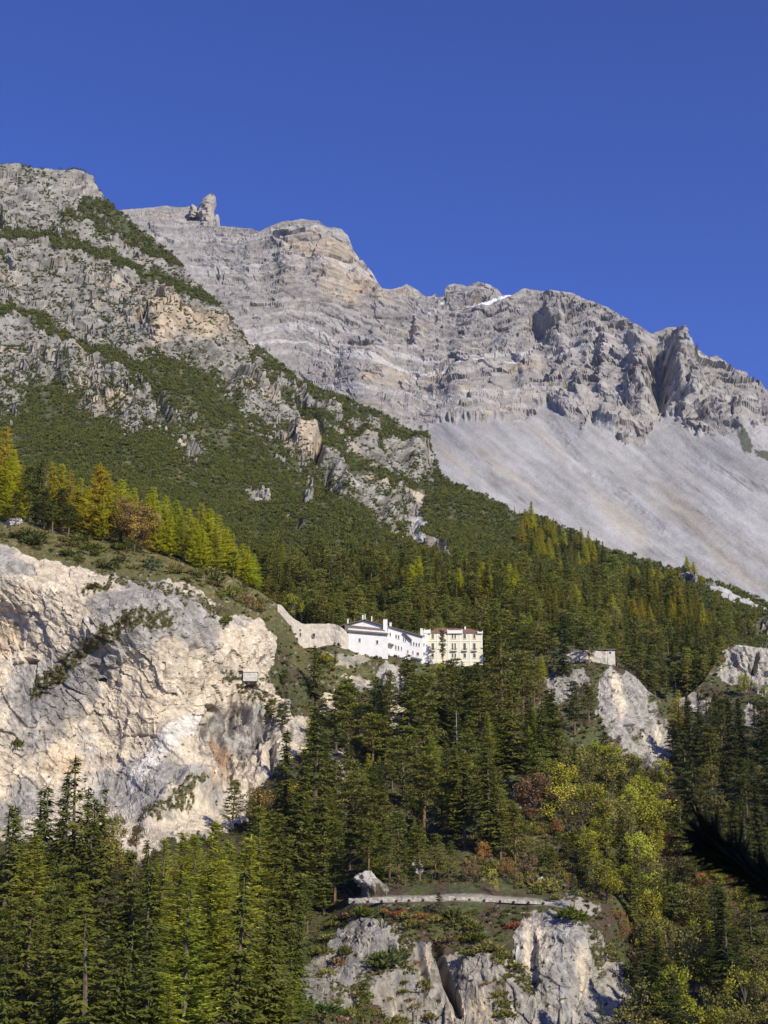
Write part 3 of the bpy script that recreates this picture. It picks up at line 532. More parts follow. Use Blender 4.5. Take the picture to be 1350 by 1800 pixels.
fr.build([('cliff', lab == 0, M_fr, False), ('wooded_slope', lab == 1, M_fr, False), ('road_crag', lab == 2, M_fr, False), ('road', lab == 3, M_fr, True), ('knoll', lab == 4, M_fr, False), ('side_cliff', lab == 5, M_fr, False)],
         [(8, -.2), (24, .3), (34, 6), (60, 30)], (.09, .09, .05))
fr.rk = rk; fr.rk0 = rk0
# valley floor under everything
th = np.linspace(0, 2*np.pi, 49)[:-1]
vf = np.concatenate([np.array([[0, 0, -75.]]), np.stack([9000*np.cos(th), 9000*np.sin(th), np.full(48, -75.)], -1)])
me = mesh_np('valley_floor', vf, np.stack([np.zeros(48, int), np.arange(1, 49), np.r_[np.arange(2, 49), 1]], -1))
tag(link('valley_floor', me, noisy_mat('valley_turf', (.07, .08, .035), .02, .4)), kind='structure')
# ------------------------------------------------------------------ foliage
def foliage_mat(name, col=None, var=.5, hue=(1.25, 1.0, .7), trans=.25):
    """leaf colour: the plant's own colour (or col), varied leaf by leaf and plant by plant"""
    m, N, L, b = mat(name, .8)
    oi = N.new('ShaderNodeObjectInfo'); at = N.new('ShaderNodeAttribute'); at.attribute_name = 'leaf'
    def mul(a, c, fac=1.0):
        x = N.new('ShaderNodeMix'); x.data_type = 'RGBA'; x.blend_type = 'MULTIPLY'; x.inputs[0].default_value = fac
        L(a, x.inputs[6])
        if isinstance(c, tuple): x.inputs[7].default_value = (*c, 1)
        else: L(c, x.inputs[7])
        return x.outputs[2]
    mr = N.new('ShaderNodeMapRange'); mr.inputs[3].default_value = 1-var; mr.inputs[4].default_value = 1+var; L(at.outputs['Fac'], mr.inputs[0])
    if col is None: base = oi.outputs['Color']
    else:
        rgb = N.new('ShaderNodeRGB'); rgb.outputs[0].default_value = (*col, 1)
        mx = N.new('ShaderNodeMix'); mx.data_type = 'RGBA'; mx.inputs[7].default_value = (col[0]*hue[0]*1.3, col[1]*hue[1]*1.3, col[2]*hue[2], 1)
        L(rgb.outputs[0], mx.inputs[6]); L(oi.outputs['Random'], mx.inputs[0]); base = mx.outputs[2]
    c = mul(base, mr.outputs[0])
    L(c, b.inputs['Base Color'])
    t = N.new('ShaderNodeBsdfTranslucent'); L(c, t.inputs[0])
    ms = N.new('ShaderNodeMixShader'); ms.inputs[0].default_value = trans
    L(b.outputs[0], ms.inputs[1]); L(t.outputs[0], ms.inputs[2])
    out = [n for n in N if n.type == 'OUTPUT_MATERIAL'][0]; L(ms.outputs[0], out.inputs[0])
    return m
M_needle = foliage_mat('needles', var=.5, trans=.33)
M_larch = foliage_mat('larch_needles', var=.4, trans=.48)
M_leaf = foliage_mat('leaves', var=.5, trans=.35)
M_bark = noisy_mat('bark', (.17, .13, .10), 3, .5)
M_pinebark = noisy_mat('pine_bark', (.24, .15, .09), 3, .5)
M_dead = noisy_mat('dead_wood', (.42, .39, .35), 4, .4)

class Leaves:
    def __init__(s): s.c = []; s.d = []; s.l = []; s.w = []; s.n = []; s.v = []
    def add(s, c, d, l, w, n, v):
        s.c.append(c); s.d.append(d); s.l.append(l); s.w.append(w); s.n.append(n); s.v.append(v)
    def mesh(s, name, quad=False):
        c, d, n = [np.concatenate([np.atleast_2d(q) for q in a]) for a in (s.c, s.d, s.n)]
        l, w, v = [np.concatenate([np.atleast_1d(q) for q in a])[:, None] for a in (s.l, s.w, s.v)]
        d = d/(np.linalg.norm(d, axis=1, keepdims=True)+1e-9)
        t = np.cross(d, n); t /= np.linalg.norm(t, axis=1, keepdims=True)+1e-9
        k = len(c)
        if quad:
            V = np.stack([c, c+d*l*.5+t*w*.5, c+d*l, c+d*l*.5-t*w*.5], 1).reshape(-1, 3); f = np.arange(4*k).reshape(-1, 4); r = 4
        else:
            V = np.stack([c-t*w*.5, c+t*w*.5, c+d*l], 1).reshape(-1, 3); f = np.arange(3*k).reshape(-1, 3); r = 3
        me = mesh_np(name, V, f)
        a = me.attributes.new('leaf', 'FLOAT', 'POINT'); a.data.foreach_set('value', np.repeat(v.ravel(), r).astype(np.float32))
        return me
def tube(pts, rad, n=6):
    """tapered tube through points"""
    pts = np.array(pts, float); V = []; Fc = []
    for i, (p, r) in enumerate(zip(pts, rad)):
        t = pts[min(i+1, len(pts)-1)]-pts[max(i-1, 0)]; t /= np.linalg.norm(t)
        a = np.cross(t, [0.3, .9, .2] if abs(t[2]) > .8 else [0, 0, 1]); a /= np.linalg.norm(a); b = np.cross(t, a)
        th = np.arange(n)*2*np.pi/n
        V.append(p+r*(np.cos(th)[:, None]*a+np.sin(th)[:, None]*b))
        if i:
            for k in range(n): Fc.append([(i-1)*n+k, (i-1)*n+(k+1) % n, i*n+(k+1) % n, i*n+k])
    return np.concatenate(V), np.array(Fc)
def tubes(name, lst):
    V = []; Fc = []; o = 0
    for p, r in lst:
        v, f = tube(p, r); V.append(v); Fc.append(f+o); o += len(v)
    return mesh_np(name, np.concatenate(V), np.concatenate(Fc))
def rnd(a, b, n=None): return rng.uniform(a, b, n)

def spruce(H=20., rad=3.4, bare=.08, dens=1.0, larch=False):
    L = Leaves(); side = rnd(.55, 1.25, (14, 7)) if not larch else rnd(.85, 1.15, (14, 7)); cv = rng.normal(0, .25, 2)
    h0 = bare*H
    while h0 < H*.985:
        h = h0; f = (h-bare*H)/(H*(1-bare)); nb = int(round((8-4*f)*dens))+(1 if larch else 0)
        a0 = rnd(0, 6.28)
        for b in range(nb):
            az = a0+b*6.28/nb+rnd(-.35, .35)
            if rnd(0, 1) < .16: continue
            h = min(h0+rnd(-.5, .5)*(1.6 if larch else 1.1), H*.98)
            Lb = rad*((1-f)**.85*.97+.05)*(rnd(.62, 1.1) if not larch else rnd(.85, 1.15))*side[int(f*13.9), int(az/6.2832*7) % 7]
            if f < .12: Lb *= .75
            el = (-.30+.75*f+rnd(-.12, .12)) if not larch else (.05+.5*f+rnd(-.2, .2))
            m = max(2, int(Lb/.42*dens))
            t = (np.arange(m)+rnd(.2, .9, m))/m
            out = np.array([math.cos(az), math.sin(az), 0])
            z = h+rnd(-.35, .35)+Lb*(t*math.sin(el)+(t**2*.10 if not larch else t**2*.05))
            ctr = out*(Lb*t*math.cos(el))[:, None]; ctr[:, 2] += z; ctr[:, :2] += cv*math.sin(f*3)
            v = rnd(.25, .75)
            for k in range(4 if larch else 3):
                sgn = (-1, 1, 0, 0)[k]
                aa = az+sgn*rnd(.5, 1.15, m); dz = rnd(-.75, -.15, m) if not larch else rnd(-.45, .5, m)
                d = np.stack([np.cos(aa), np.sin(aa), dz], -1)
                l = rnd(.55, 1.0, m)*(1.05-.4*t)*(.75+.35*(1-f))*(.72 if larch else 1); w = l*rnd(.36, .6, m)*(.75 if larch else 1)
                nn = np.stack([rnd(-.5, .5, m)+out[0]*.5, rnd(-.5, .5, m)+out[1]*.5, rnd(.5, 1.1, m)], -1)
                L.add(ctr+rng.normal(0, .08, (m, 3)), d, l, w, nn, np.clip(v+rnd(-.3, .3, m), 0, 1))
        h0 += rnd(.36, .56)/dens**.5*(1-.35*f)
    L.add(np.array([0, 0, H*.97]), np.array([0, 0, 1.]), H*.05, .25, np.array([1., 0, 0]), .5)
    crown = L.mesh('crown')
    tr = tubes('trunk', [([(0, 0, -1.5), (0, 0, H*.3), (rnd(-.1, .1), rnd(-.1, .1), H*.97)], [H*.013, H*.011, .03])])
    return crown, tr
def pine(H=18., rad=3.2):
    L = Leaves(); tr = []
    top = np.array([rnd(-.8, .8), rnd(-.8, .8), H*.93]); tr.append(([(0, 0, -1.5), (rnd(-.2, .2), rnd(-.2, .2), H*.45), tuple(top)], [H*.014, H*.011, .05]))
    b0 = rnd(.18, .38)
    for i in range(34):
        f = (i+rnd(0, 1))/34; h = H*(b0+(1-b0)*f*.97); az = i*2.4+rnd(-.5, .5)
        Lb = rad*(.5+.6*math.sin(3.0*min(f+.12, 1)))*rnd(.55, 1.1)*(1-.45*f)
        e = np.array([math.cos(az)*Lb, math.sin(az)*Lb, h+Lb*rnd(-.05, .35)]); s = np.array([top[0]*f, top[1]*f, h-.3])
        if i % 2 == 0: tr.append(([tuple(s), tuple(e)], [.07, .02]))
        for k in range(3):
            c = s+(e-s)*(.45+.28*k)+rng.normal(0, .25, 3); m = 22; r = .62*(1.15-.15*k)
            q = rng.normal(0, 1, (m, 3)); q /= np.linalg.norm(q, axis=1, keepdims=True); q[:, 2] = np.abs(q[:, 2])*.9-.25
            v = rnd(.25, .8)
            L.add(c+q*np.array([r, r, r*.7])*rnd(.3, 1, (m, 1)), q+np.array([0, 0, .35]), rnd(.35, .65, m), rnd(.2, .36, m), rng.normal(0, 1, (m, 3))+q*.5, np.clip(v+rnd(-.25, .25, m), 0, 1))
    return L.mesh('crown'), tubes('trunk', tr)
def broadleaf(H=11., W=4.0, n=26, leaf=.5, thin=1.0, per=70):
    L = Leaves(); tr = []
    tr.append(([(0, 0, -1), (rnd(-.2, .2), rnd(-.2, .2), H*.3), (rnd(-.4, .4), rnd(-.4, .4), H*.75)], [H*.016, H*.012, .04]))
    for i in range(n):
        f = rnd(0, 1)**.8; az = rnd(0, 6.28); rr = W*math.sqrt(rnd(.02, 1))*(1-abs(f-.42)**1.6*1.15)
        c = np.array([math.cos(az)*rr, math.sin(az)*rr, H*(.22+.74*f)])
        tr.append(([(0, 0, H*(.15+.45*f)), tuple(c*np.array([.5, .5, 1])-np.array([0, 0, H*.06])), tuple(c)], [.09, .05, .015]))
        m = int(per*thin*rnd(.7, 1.3)); r = H*.115*rnd(.7, 1.3)
        q = rng.normal(0, 1, (m, 3)); q /= np.linalg.norm(q, axis=1, keepdims=True)
        v = rnd(.2, .8)
        L.add(c+q*np.array([r, r, r*.85])*rnd(.45, 1.05, (m, 1)), rng.normal(0, 1, (m, 3)), leaf*rnd(.6, 1.2, m), leaf*rnd(.45, .8, m), q+rng.normal(0, .6, (m, 3)), np.clip(v+rnd(-.3, .3, m), 0, 1))
    return L.mesh('crown', True), tubes('trunk', tr)
def mound(n=110, flat=.75, leaf=.42, up=.6, narrow=.5):
    """one low bush of unit radius"""
    L = Leaves(); k = max(4, n//14)
    for i in range(k):
        az = rnd(0, 6.28); rr = math.sqrt(rnd(0, 1))*.7; c = np.array([math.cos(az)*rr, math.sin(az)*rr, flat*(.85-rr*rr*.9)*rnd(.5, 1.05)])
        m = n//k; q = rng.normal(0, 1, (m, 3)); q /= np.linalg.norm(q, axis=1, keepdims=True); q[:, 2] = np.abs(q[:, 2])*.9-.15
        L.add(c+q*.32*rnd(.4, 1, (m, 1)), q+np.array([0, 0, up]), leaf*rnd(.6, 1.2, m), leaf*narrow*rnd(.7, 1.3, m), rng.normal(0, .8, (m, 3))+q, np.clip(rnd(.2, .8)+rnd(-.3, .3, m), 0, 1))
    return L.mesh('foliage')
PROTO = {
 'spruce_tree': [spruce(20, 3.3, .06), spruce(22, 2.6, .16), spruce(19, 4.0, .05, .85), spruce(23, 3.2, .3, .9), spruce(21, 2.5, .1), spruce(18, 3.6, .12, .8), spruce(24, 3.0, .2, .75), spruce(20, 4.3, .08, .75)],
 'larch_tree': [spruce(20, 3.2, .10, 1.15, True), spruce(18, 2.9, .06, 1.25, True), spruce(21, 3.5, .16, 1.0, True), spruce(19, 2.6, .1, 1.2, True)],
 'pine_tree': [pine(), pine(19, 2.8), pine(17, 3.6), pine(20, 3.0)],
 'broadleaf_tree': [broadleaf(), broadleaf(12, 3.4, 30), broadleaf(10, 4.4, 30), broadleaf(11, 3.6, 22, .45, .6)],
 'bush': [(mound(240, .9, .3), None), (mound(200, 1.15, .3, .9), None), (mound(220, .7, .3, .3), None), (mound(200, 1.3, .26, .8, .8), None)],
}
NAT = {'spruce_tree': [20, 22, 19, 23, 21, 18, 24, 20], 'larch_tree': [20, 18, 21, 19], 'pine_tree': [18, 19, 17, 20], 'broadleaf_tree': [11, 12, 10, 11], 'bush': [1.1, 1.4, .9, 1.5]}
for k, l in PROTO.items():
    for cr, tr in l:
        cr.materials.append(M_leaf if k in ('broadleaf_tree', 'bush') else (M_larch if k == 'larch_tree' else M_needle))
        if tr: tr.materials.append(M_pinebark if k == 'pine_tree' else M_bark)
TREES = []
WIDE = {'spruce_tree': 1.55, 'larch_tree': 2.0, 'pine_tree': 1.4, 'broadleaf_tree': 1.05, 'bush': 1.0}
def ground(x, y, layer):
    return layer.at(x, y)
def plant(kind, x, y, hpx, col, layer, wf=1.0, zone='', var=None, lean=0):
    i = rng.integers(len(PROTO[kind])) if var is None else var
    cr, tr = PROTO[kind][i]
    p = ground(x, y, layer); hm = hpx*p[1]/F/.97; s = hm/NAT[kind][i]
    rz = rnd(0, 6.28); c = tuple(float(q) for q in col)
    if tr is None:
        root = bpy.data.objects.new(kind, cr); C.objects.link(root); root.location = p-np.array([0, 0, .15*s]); crown = root
    else:
        root = empty(kind, p); crown = link('crown', cr, None, root); link('trunk', tr, None, root)
    root.rotation_euler = (float(rng.normal(0, .025)), float(rng.normal(0, .025)), rz); wf *= WIDE[kind]; root.scale = (s*wf, s*wf, s)
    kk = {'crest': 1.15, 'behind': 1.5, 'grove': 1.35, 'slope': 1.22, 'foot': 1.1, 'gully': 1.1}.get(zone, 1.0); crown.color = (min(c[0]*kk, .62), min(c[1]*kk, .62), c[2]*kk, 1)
    TREES.append(dict(o=root, kind=kind, x=x, y=y, h=hpx, zone=zone, col=c, wf=wf))
    return root
SPR, SPRD, PIN, LAR, GOLD, ORNG, LARG = (.128, .142, .026), (.080, .094, .024), (.160, .168, .034), (.58, .56, .045), (.60, .52, .04), (.56, .44, .06), (.33, .345, .045)
YG, OL, BR, RST, LG = (.28, .275, .03), (.20, .185, .05), (.22, .155, .07), (.33, .18, .055), (.33, .36, .045)
def vary(c, a=.18):
    k = rnd(1-a, 1+a); return (c[0]*k*rnd(.92, 1.1), c[1]*k, c[2]*k*rnd(.85, 1.15))
# the larches and shrubs along the top of the big cliff (x, foot, height, colour)
Z = 'crest'
for k, x, y, h, c, w in [('larch_tree', 2, 908, 165, (0.500, 0.430, 0.045), 1.0), ('larch_tree', 22, 909, 125, GOLD, 1.0), ('pine_tree', 48, 915, 105, SPR, 1.1), ('spruce_tree', 62, 918, 118, SPR, .9), ('larch_tree', 84, 905, 118, ORNG, .8), ('larch_tree', 103, 920, 118, GOLD, .85), ('larch_tree', 120, 918, 110, (0.500, 0.430, 0.045), .85),
    ('pine_tree', 108, 935, 80, SPRD, 1.2), ('pine_tree', 78, 930, 72, SPRD, 1.2), ('spruce_tree', 132, 938, 78, SPRD, 1.0), ('larch_tree', 140, 935, 100, LAR, .9), ('larch_tree', 168, 945, 134, (0.500, 0.430, 0.045), 1.35), ('larch_tree', 192, 948, 96, LAR, 1.0), ('larch_tree', 212, 940, 112, LAR, 1.15), ('larch_tree', 232, 942, 100, LAR, 1.0),
    ('broadleaf_tree', 222, 964, 90, (0.280, 0.168, 0.070), 1.2), ('broadleaf_tree', 250, 968, 84, (0.308, 0.196, 0.056), 1.2), ('broadleaf_tree', 236, 972, 66, (0.364, 0.238, 0.049), 1.2), ('larch_tree', 266, 962, 110, LAR, 1.0), ('larch_tree', 286, 968, 100, LAR, 1.0), ('larch_tree', 312, 976, 98, (0.486, 0.500, 0.045), 1.1), ('larch_tree', 330, 984, 92, LAR, 1.0), ('larch_tree', 348, 988, 106, (0.500, 0.430, 0.045), 1.0), ('larch_tree', 364, 996, 104, LAR, 1.1),
    ('larch_tree', 382, 1002, 98, LAR, 1.1), ('larch_tree', 398, 1010, 84, (0.486, 0.500, 0.045), 1.1), ('larch_tree', 425, 1022, 66, LAR, 1.2), ('larch_tree', 445, 1034, 62, (0.469, 0.500, 0.045), 1.1), ('broadleaf_tree', 513, 1070, 42, YG, 1.0), ('pine_tree', 410, 1020, 50, SPR, 1.0),
    ('larch_tree', 275, 972, 84, LAR, .9), ('larch_tree', 300, 980, 78, LAR, .9), ('larch_tree', 322, 986, 80, LARG, .9), ('larch_tree', 340, 996, 84, LAR, .9), ('larch_tree', 356, 1002, 74, LAR, 1.0), ('larch_tree', 374, 1008, 80, LARG, .9), ('larch_tree', 408, 1016, 78, LAR, .9), ('larch_tree', 436, 1030, 70, LAR, .9), ('larch_tree', 152, 944, 90, LAR, .9), ('larch_tree', 180, 952, 80, LAR, .8), ('larch_tree', 40, 908, 96, LAR, .8), ('larch_tree', 12, 916, 92, LAR, .8), ('pine_tree', 92, 936, 62, SPR, 1.2), ('pine_tree', 120, 944, 56, SPRD, 1.2), ('pine_tree', 28, 924, 60, SPRD, 1.2), ('pine_tree', 206, 958, 48, SPR, 1.1), ('larch_tree', 255, 950, 96, LAR, .9),
    ('bush', 42, 950, 30, SPRD, 1.1), ('bush', 62, 958, 26, SPRD, 1.2), ('bush', 70, 945, 22, OL, 1.2), ('bush', 140, 958, 20, PIN, 1.6), ('bush', 160, 972, 22, PIN, 1.4), ('bush', 188, 1000, 24, SPRD, 1.5), ('bush', 210, 992, 18, SPRD, 1.4), ('bush', 268, 1000, 28, (0.098, 0.133, 0.070), 1.1), ('bush', 306, 1008, 24, OL, 1.0), ('bush', 380, 1030, 30, (0.126, 0.126, 0.049), 1.0), ('bush', 405, 1050, 26, OL, 1.0), ('bush', 430, 1060, 26, BR, 1.1), ('bush', 395, 1100, 18, SPR, .8), ('bush', 165, 1038, 12, SPRD, 1.6), ('bush', 30, 1316, 22, SPRD, .8), ('bush', 105, 1196, 10, SPR, 1.0), ('bush', 452, 1075, 22, BR, 1.2), ('bush', 350, 1015, 16, OL, 1.2), ('bush', 120, 962, 12, OL, 1.6)]:
    plant(k, x, y, h, vary(c, .08), fr, w, Z)
CEIL = [(-200, 1440), (0, 1435), (60, 1405), (90, 1390), (125, 1360), (150, 1385), (200, 1425), (250, 1478), (285, 1520), (300, 1495), (345, 1475), (380, 1510), (440, 1490), (470, 1380), (500, 1300), (520, 1220), (540, 1136), (556, 1140), (580, 1172), (600, 1195), (660, 1196), (695, 1165), (720, 1168), (740, 1188), (762, 1176), (790, 1178), (805, 1160), (815, 1178), (850, 1172), (868, 1118), (900, 1100), (960, 1108), (1000, 1150), (1020, 1195), (1045, 1205), (1060, 1290), (1100, 1310), (1110, 1350), (1165, 1350), (1172, 1290), (1185, 1225), (1250, 1215), (1275, 1232), (1350, 1235), (1600, 1235)]
def top_ok(x, y, h, k=1.0):
    c = np.interp(x, [q[0] for q in CEIL], [q[1] for q in CEIL]); return min(h, max((y-c)*k, 0))
def fill(zone, layer, outline, n, sx, sy, mix, cap=True, avoid=(), hmin=18, tries=40):
    o = np.array(outline, float); placed = []; k = 0
    x0, y0 = o.min(0); x1, y1 = o.max(0); W_ = [m[0] for m in mix]
    while len(placed) < n and k < n*tries:
        k += 1
        x, y = rnd(x0, x1), rnd(y0, y1)
        if not poly(np.array([x]), np.array([y]), outline)[0]: continue
        if any(poly(np.array([x]), np.array([y]), a)[0] for a in avoid): continue
        if any(((x-a)/sx)**2+((y-b)/sy)**2 < 1 for a, b in placed): continue
        m = mix[rng.choice(len(mix), p=np.array(W_)/sum(W_))]
        h = rnd(*m[2])
        if cap:
            h2 = top_ok(x, y, h)
            if h2 < max(hmin, .45*m[2][0]): continue
            h = h2
        placed.append((x, y)); plant(m[1], x, y, h, vary(m[3]), layer, rnd(.85, 1.2)*(m[4] if len(m) > 4 else 1), zone)
# the wood behind the hotel
plant_yl = [(720, 1070, 70), (735, 1062, 74), (858, 1075, 62), (895, 1082, 76), (908, 1088, 60), (805, 1070, 60), (1010, 1090, 52), (728, 1066, 60), (742, 1075, 48), (845, 1072, 70), (902, 1090, 62), (915, 1080, 44), (1075, 1095, 50), (880, 1000, 26), (1212, 1180, 44), (985, 1010, 30), (760, 1050, 40)]
for x, y, h in plant_yl: plant('larch_tree', x, y, h, vary(LAR, .1), mid, 1.1, 'behind')
HOTEL_FREE = [(600, 1175), (600, 1118), (860, 1118), (860, 1175)]
fill('behind', mid, [(455, 1010), (520, 1000), (640, 1020), (780, 1030), (900, 1030), (1000, 1040), (1130, 1050), (1230, 1080), (1290, 1115), (1270, 1180), (1240, 1235), (1140, 1235), (1100, 1195), (1000, 1170), (850, 1170), (600, 1160), (530, 1110), (470, 1060)], 330, 17, 13,
     [(.52, 'pine_tree', (42, 76), PIN, 1.1), (.32, 'spruce_tree', (44, 80), SPR, 1.05), (.06, 'larch_tree', (36, 60), LARG), (.10, 'broadleaf_tree', (26, 40), OL)], cap=False, avoid=[[(1088, 1080), (1260, 1080), (1260, 1150), (1180, 1140), (1088, 1128)], [(915, 900), (1060, 940), (1060, 1045), (915, 1030)]])
# larch groves on the shoulder
fill('grove', mid, [(925, 925), (960, 928), (1000, 945), (1050, 968), (1080, 985), (1050, 1000), (1000, 985), (950, 985), (920, 955)], 52, 12, 9, [(.66, 'larch_tree', (30, 50), (.42, .38, .045), .8), (.34, 'spruce_tree', (26, 40), SPR, 1.1)], cap=False)
fill('grove', mid, [(1105, 1075), (1140, 1058), (1190, 1060), (1240, 1095), (1230, 1108), (1170, 1098), (1110, 1092)], 42, 11, 8, [(.8, 'larch_tree', (28, 46), (.46, .38, .045), .85), (.2, 'spruce_tree', (24, 38), SPR, 1.1)], cap=False)
fill('grove', mid, [(1080, 990), (1150, 1005), (1240, 1035), (1235, 1050), (1150, 1025), (1080, 1010)], 22, 14, 9, [(.7, 'larch_tree', (18, 28), (0.500, 0.430, 0.045), 1.2), (.3, 'spruce_tree', (14, 24), SPR, 1.2)], cap=False)
# beside and in front of the hotel
for k, x, y, h, c, w in [('spruce_tree', 548, 1235, 96, SPR, 1.1), ('pine_tree', 500, 1218, 40, SPR, 1.1), ('pine_tree', 588, 1176, 30, SPRD, 1.0), ('bush', 572, 1168, 24, YG, .9), ('broadleaf_tree', 580, 1180, 26, YG, 1.0), ('pine_tree', 500, 1290, 58, (0.077, 0.098, 0.042), 1.4), ('pine_tree', 480, 1270, 44, PIN, 1.2),
    ('spruce_tree', 560, 1420, 165, SPRD, 1.35), ('spruce_tree', 590, 1330, 110, SPR, 1.1), ('pine_tree', 610, 1330, 120, PIN, 1.3), ('spruce_tree', 664, 1330, 134, SPR, 1.0), ('spruce_tree', 722, 1340, 178, SPR, 1.15), ('pine_tree', 745, 1320, 130, PIN, 1.2), ('pine_tree', 800, 1300, 136, SPR, 1.1), ('spruce_tree', 812, 1290, 120, SPRD, 1.0), ('broadleaf_tree', 775, 1220, 50, YG, 1.0), ('pine_tree', 779, 1178, 70, (0.070, 0.084, 0.042), .55), ('spruce_tree', 838, 1300, 130, SPR, 1.1), ('pine_tree', 882, 1290, 172, SPR, 1.2), ('pine_tree', 872, 1220, 108, SPR, .9),
    ('spruce_tree', 990, 1190, 112, (0.070, 0.105, 0.035), 1.2), ('pine_tree', 960, 1185, 86, PIN, 1.1), ('pine_tree', 930, 1180, 78, SPR, 1.1), ('pine_tree', 905, 1180, 84, SPR, 1.1), ('pine_tree', 1035, 1170, 66, (0.112, 0.119, 0.056), .9), ('larch_tree', 918, 1210, 56, (0.500, 0.430, 0.045), 1.0), ('larch_tree', 953, 1200, 50, GOLD, .8), ('spruce_tree', 940, 1320, 130, SPR, 1.1), ('spruce_tree', 965, 1370, 140, SPR, 1.25), ('pine_tree', 1010, 1290, 90, SPRD, 1.1), ('pine_tree', 1035, 1270, 62, SPR, 1.2), ('spruce_tree', 1066, 1372, 96, SPRD, 1.3),
    ('larch_tree', 935, 1350, 90, LG, 1.1), ('larch_tree', 985, 1370, 80, YG, 1.0), ('spruce_tree', 862, 1508, 178, SPR, 1.25), ('spruce_tree', 800, 1470, 150, SPR, 1.1), ('pine_tree', 745, 1490, 150, SPR, 1.2), ('pine_tree', 640, 1530, 130, SPR, 1.2), ('pine_tree', 670, 1520, 120, PIN, 1.2), ('pine_tree', 700, 1545, 110, SPR, 1.2),
    ('larch_tree', 645, 1410, 80, LAR, .9), ('larch_tree', 660, 1430, 64, YG, 1.0), ('broadleaf_tree', 940, 1450, 84, (.19, .12, .06), 1.0), ('broadleaf_tree', 985, 1458, 76, ORNG, 1.1), ('broadleaf_tree', 1045, 1460, 80, (0.266, 0.238, 0.028), 1.1), ('broadleaf_tree', 1010, 1440, 60, OL, 1.1), ('broadleaf_tree', 1140, 1480, 98, YG, 1.1), ('broadleaf_tree', 1165, 1510, 100, YG, 1.1), ('broadleaf_tree', 1120, 1440, 66, OL, 1.1), ('broadleaf_tree', 868, 1575, 46, ORNG, .6), ('broadleaf_tree', 1120, 1560, 90, LG, 1.0), ('broadleaf_tree', 1080, 1480, 70, OL, 1.2),
    ('pine_tree', 655, 1560, 92, SPR, 1.2), ('pine_tree', 685, 1562, 84, PIN, 1.2), ('spruce_tree', 712, 1556, 78, SPR, 1.2), ('pine_tree', 738, 1548, 88, SPR, 1.1), ('pine_tree', 765, 1540, 70, PIN, 1.2), ('broadleaf_tree', 700, 1566, 34, OL, 1.2), ('broadleaf_tree', 790, 1546, 36, OL, 1.2), ('pine_tree', 905, 1520, 96, SPR, 1.2), ('spruce_tree', 880, 1512, 130, SPR, 1.1), ('broadleaf_tree', 930, 1545, 40, BR, 1.2), ('pine_tree', 975, 1550, 54, SPR, 1.1), ('broadleaf_tree', 945, 1520, 44, OL, 1.2), ('broadleaf_tree', 905, 1560, 30, BR, 1.2), ('broadleaf_tree', 830, 1552, 34, BR, 1.2), ('broadleaf_tree', 1050, 1580, 60, OL, 1.1), ('pine_tree', 1035, 1560, 70, PIN, 1.1),
    ('bush', 1003, 1624, 30, SPR, 1.2), ('bush', 1066, 1688, 34, OL, 1.0), ('broadleaf_tree', 1090, 1660, 56, (0.280, 0.126, 0.042), .9), ('pine_tree', 1010, 1600, 60, (0.063, 0.105, 0.049), .8), ('bush', 825, 1635, 24, SPR, 1.7), ('bush', 790, 1620, 26, SPRD, 1.2), ('pine_tree', 772, 1608, 34, SPRD, 1.1), ('bush', 700, 1612, 16, (0.280, 0.098, 0.042), 1.4), ('bush', 905, 1635, 16, (0.308, 0.105, 0.042), 1.2), ('bush', 640, 1612, 24, SPR, 1.1), ('bush', 690, 1705, 40, (0.098, 0.126, 0.042), 1.4), ('bush', 660, 1700, 26, OL, 1.4), ('bush', 550, 1790, 40, (0.084, 0.126, 0.028), 1.5), ('bush', 880, 1760, 24, OL, 1.0), ('bush', 745, 1740, 22, OL, 1.0), ('pine_tree', 640, 1815, 80, SPR, 1.1),
    ('spruce_tree', 1060, 1805, 40, (0.070, 0.105, 0.070), 1.2), ('spruce_tree', 1100, 1830, 70, (0.070, 0.112, 0.056), 1.2), ('pine_tree', 540, 1640, 90, SPR, 1.1), ('spruce_tree', 570, 1610, 120, SPR, 1.1),
    ('broadleaf_tree', 480, 1490, 96, (0.308, 0.210, 0.042), 1.1), ('broadleaf_tree', 520, 1470, 90, (0.350, 0.238, 0.028), 1.0), ('broadleaf_tree', 455, 1470, 80, (0.196, 0.154, 0.056), 1.1), ('pine_tree', 408, 1462, 84, SPR, 1.1), ('broadleaf_tree', 190, 1560, 100, (0.266, 0.224, 0.042), 1.0), ('broadleaf_tree', 1310, 1228, 40, (0.224, 0.266, 0.028), 1.3), ('broadleaf_tree', 1345, 1245, 40, (0.210, 0.238, 0.028), 1.2), ('larch_tree', 1195, 1300, 84, (0.500, 0.430, 0.045), 1.0)]:
    plant(k, x, y, h, vary(c, .08), fr, w, 'slope')
NOGO = [[(960, 1190), (1045, 1170), (1110, 1180), (1190, 1280), (1160, 1365), (1060, 1300)], [(775, 1535), (930, 1520), (1010, 1570), (1000, 1600), (610, 1600), (620, 1574)], [(540, 1150), (700, 1150), (700, 1215), (560, 1230)], [(560, 1600), (1110, 1600), (1130, 1830), (560, 1830)], [(920, 1450), (970, 1430), (1050, 1580), (960, 1580)], [(470, 1230), (545, 1230), (530, 1400), (380, 1450)]]
fill('slope', fr, [(545, 1300), (620, 1260), (700, 1240), (800, 1220), (900, 1200), (960, 1260), (1000, 1330), (960, 1420), (900, 1500), (760, 1510), (620, 1560), (520, 1560), (520, 1400)], 104, 24, 18, [(.32, 'spruce_tree', (70, 150), SPR, 1.05), (.34, 'pine_tree', (60, 125), PIN, 1.1), (.17, 'larch_tree', (60, 110), LG, .8), (.17, 'broadleaf_tree', (34, 60), OL)], avoid=NOGO)
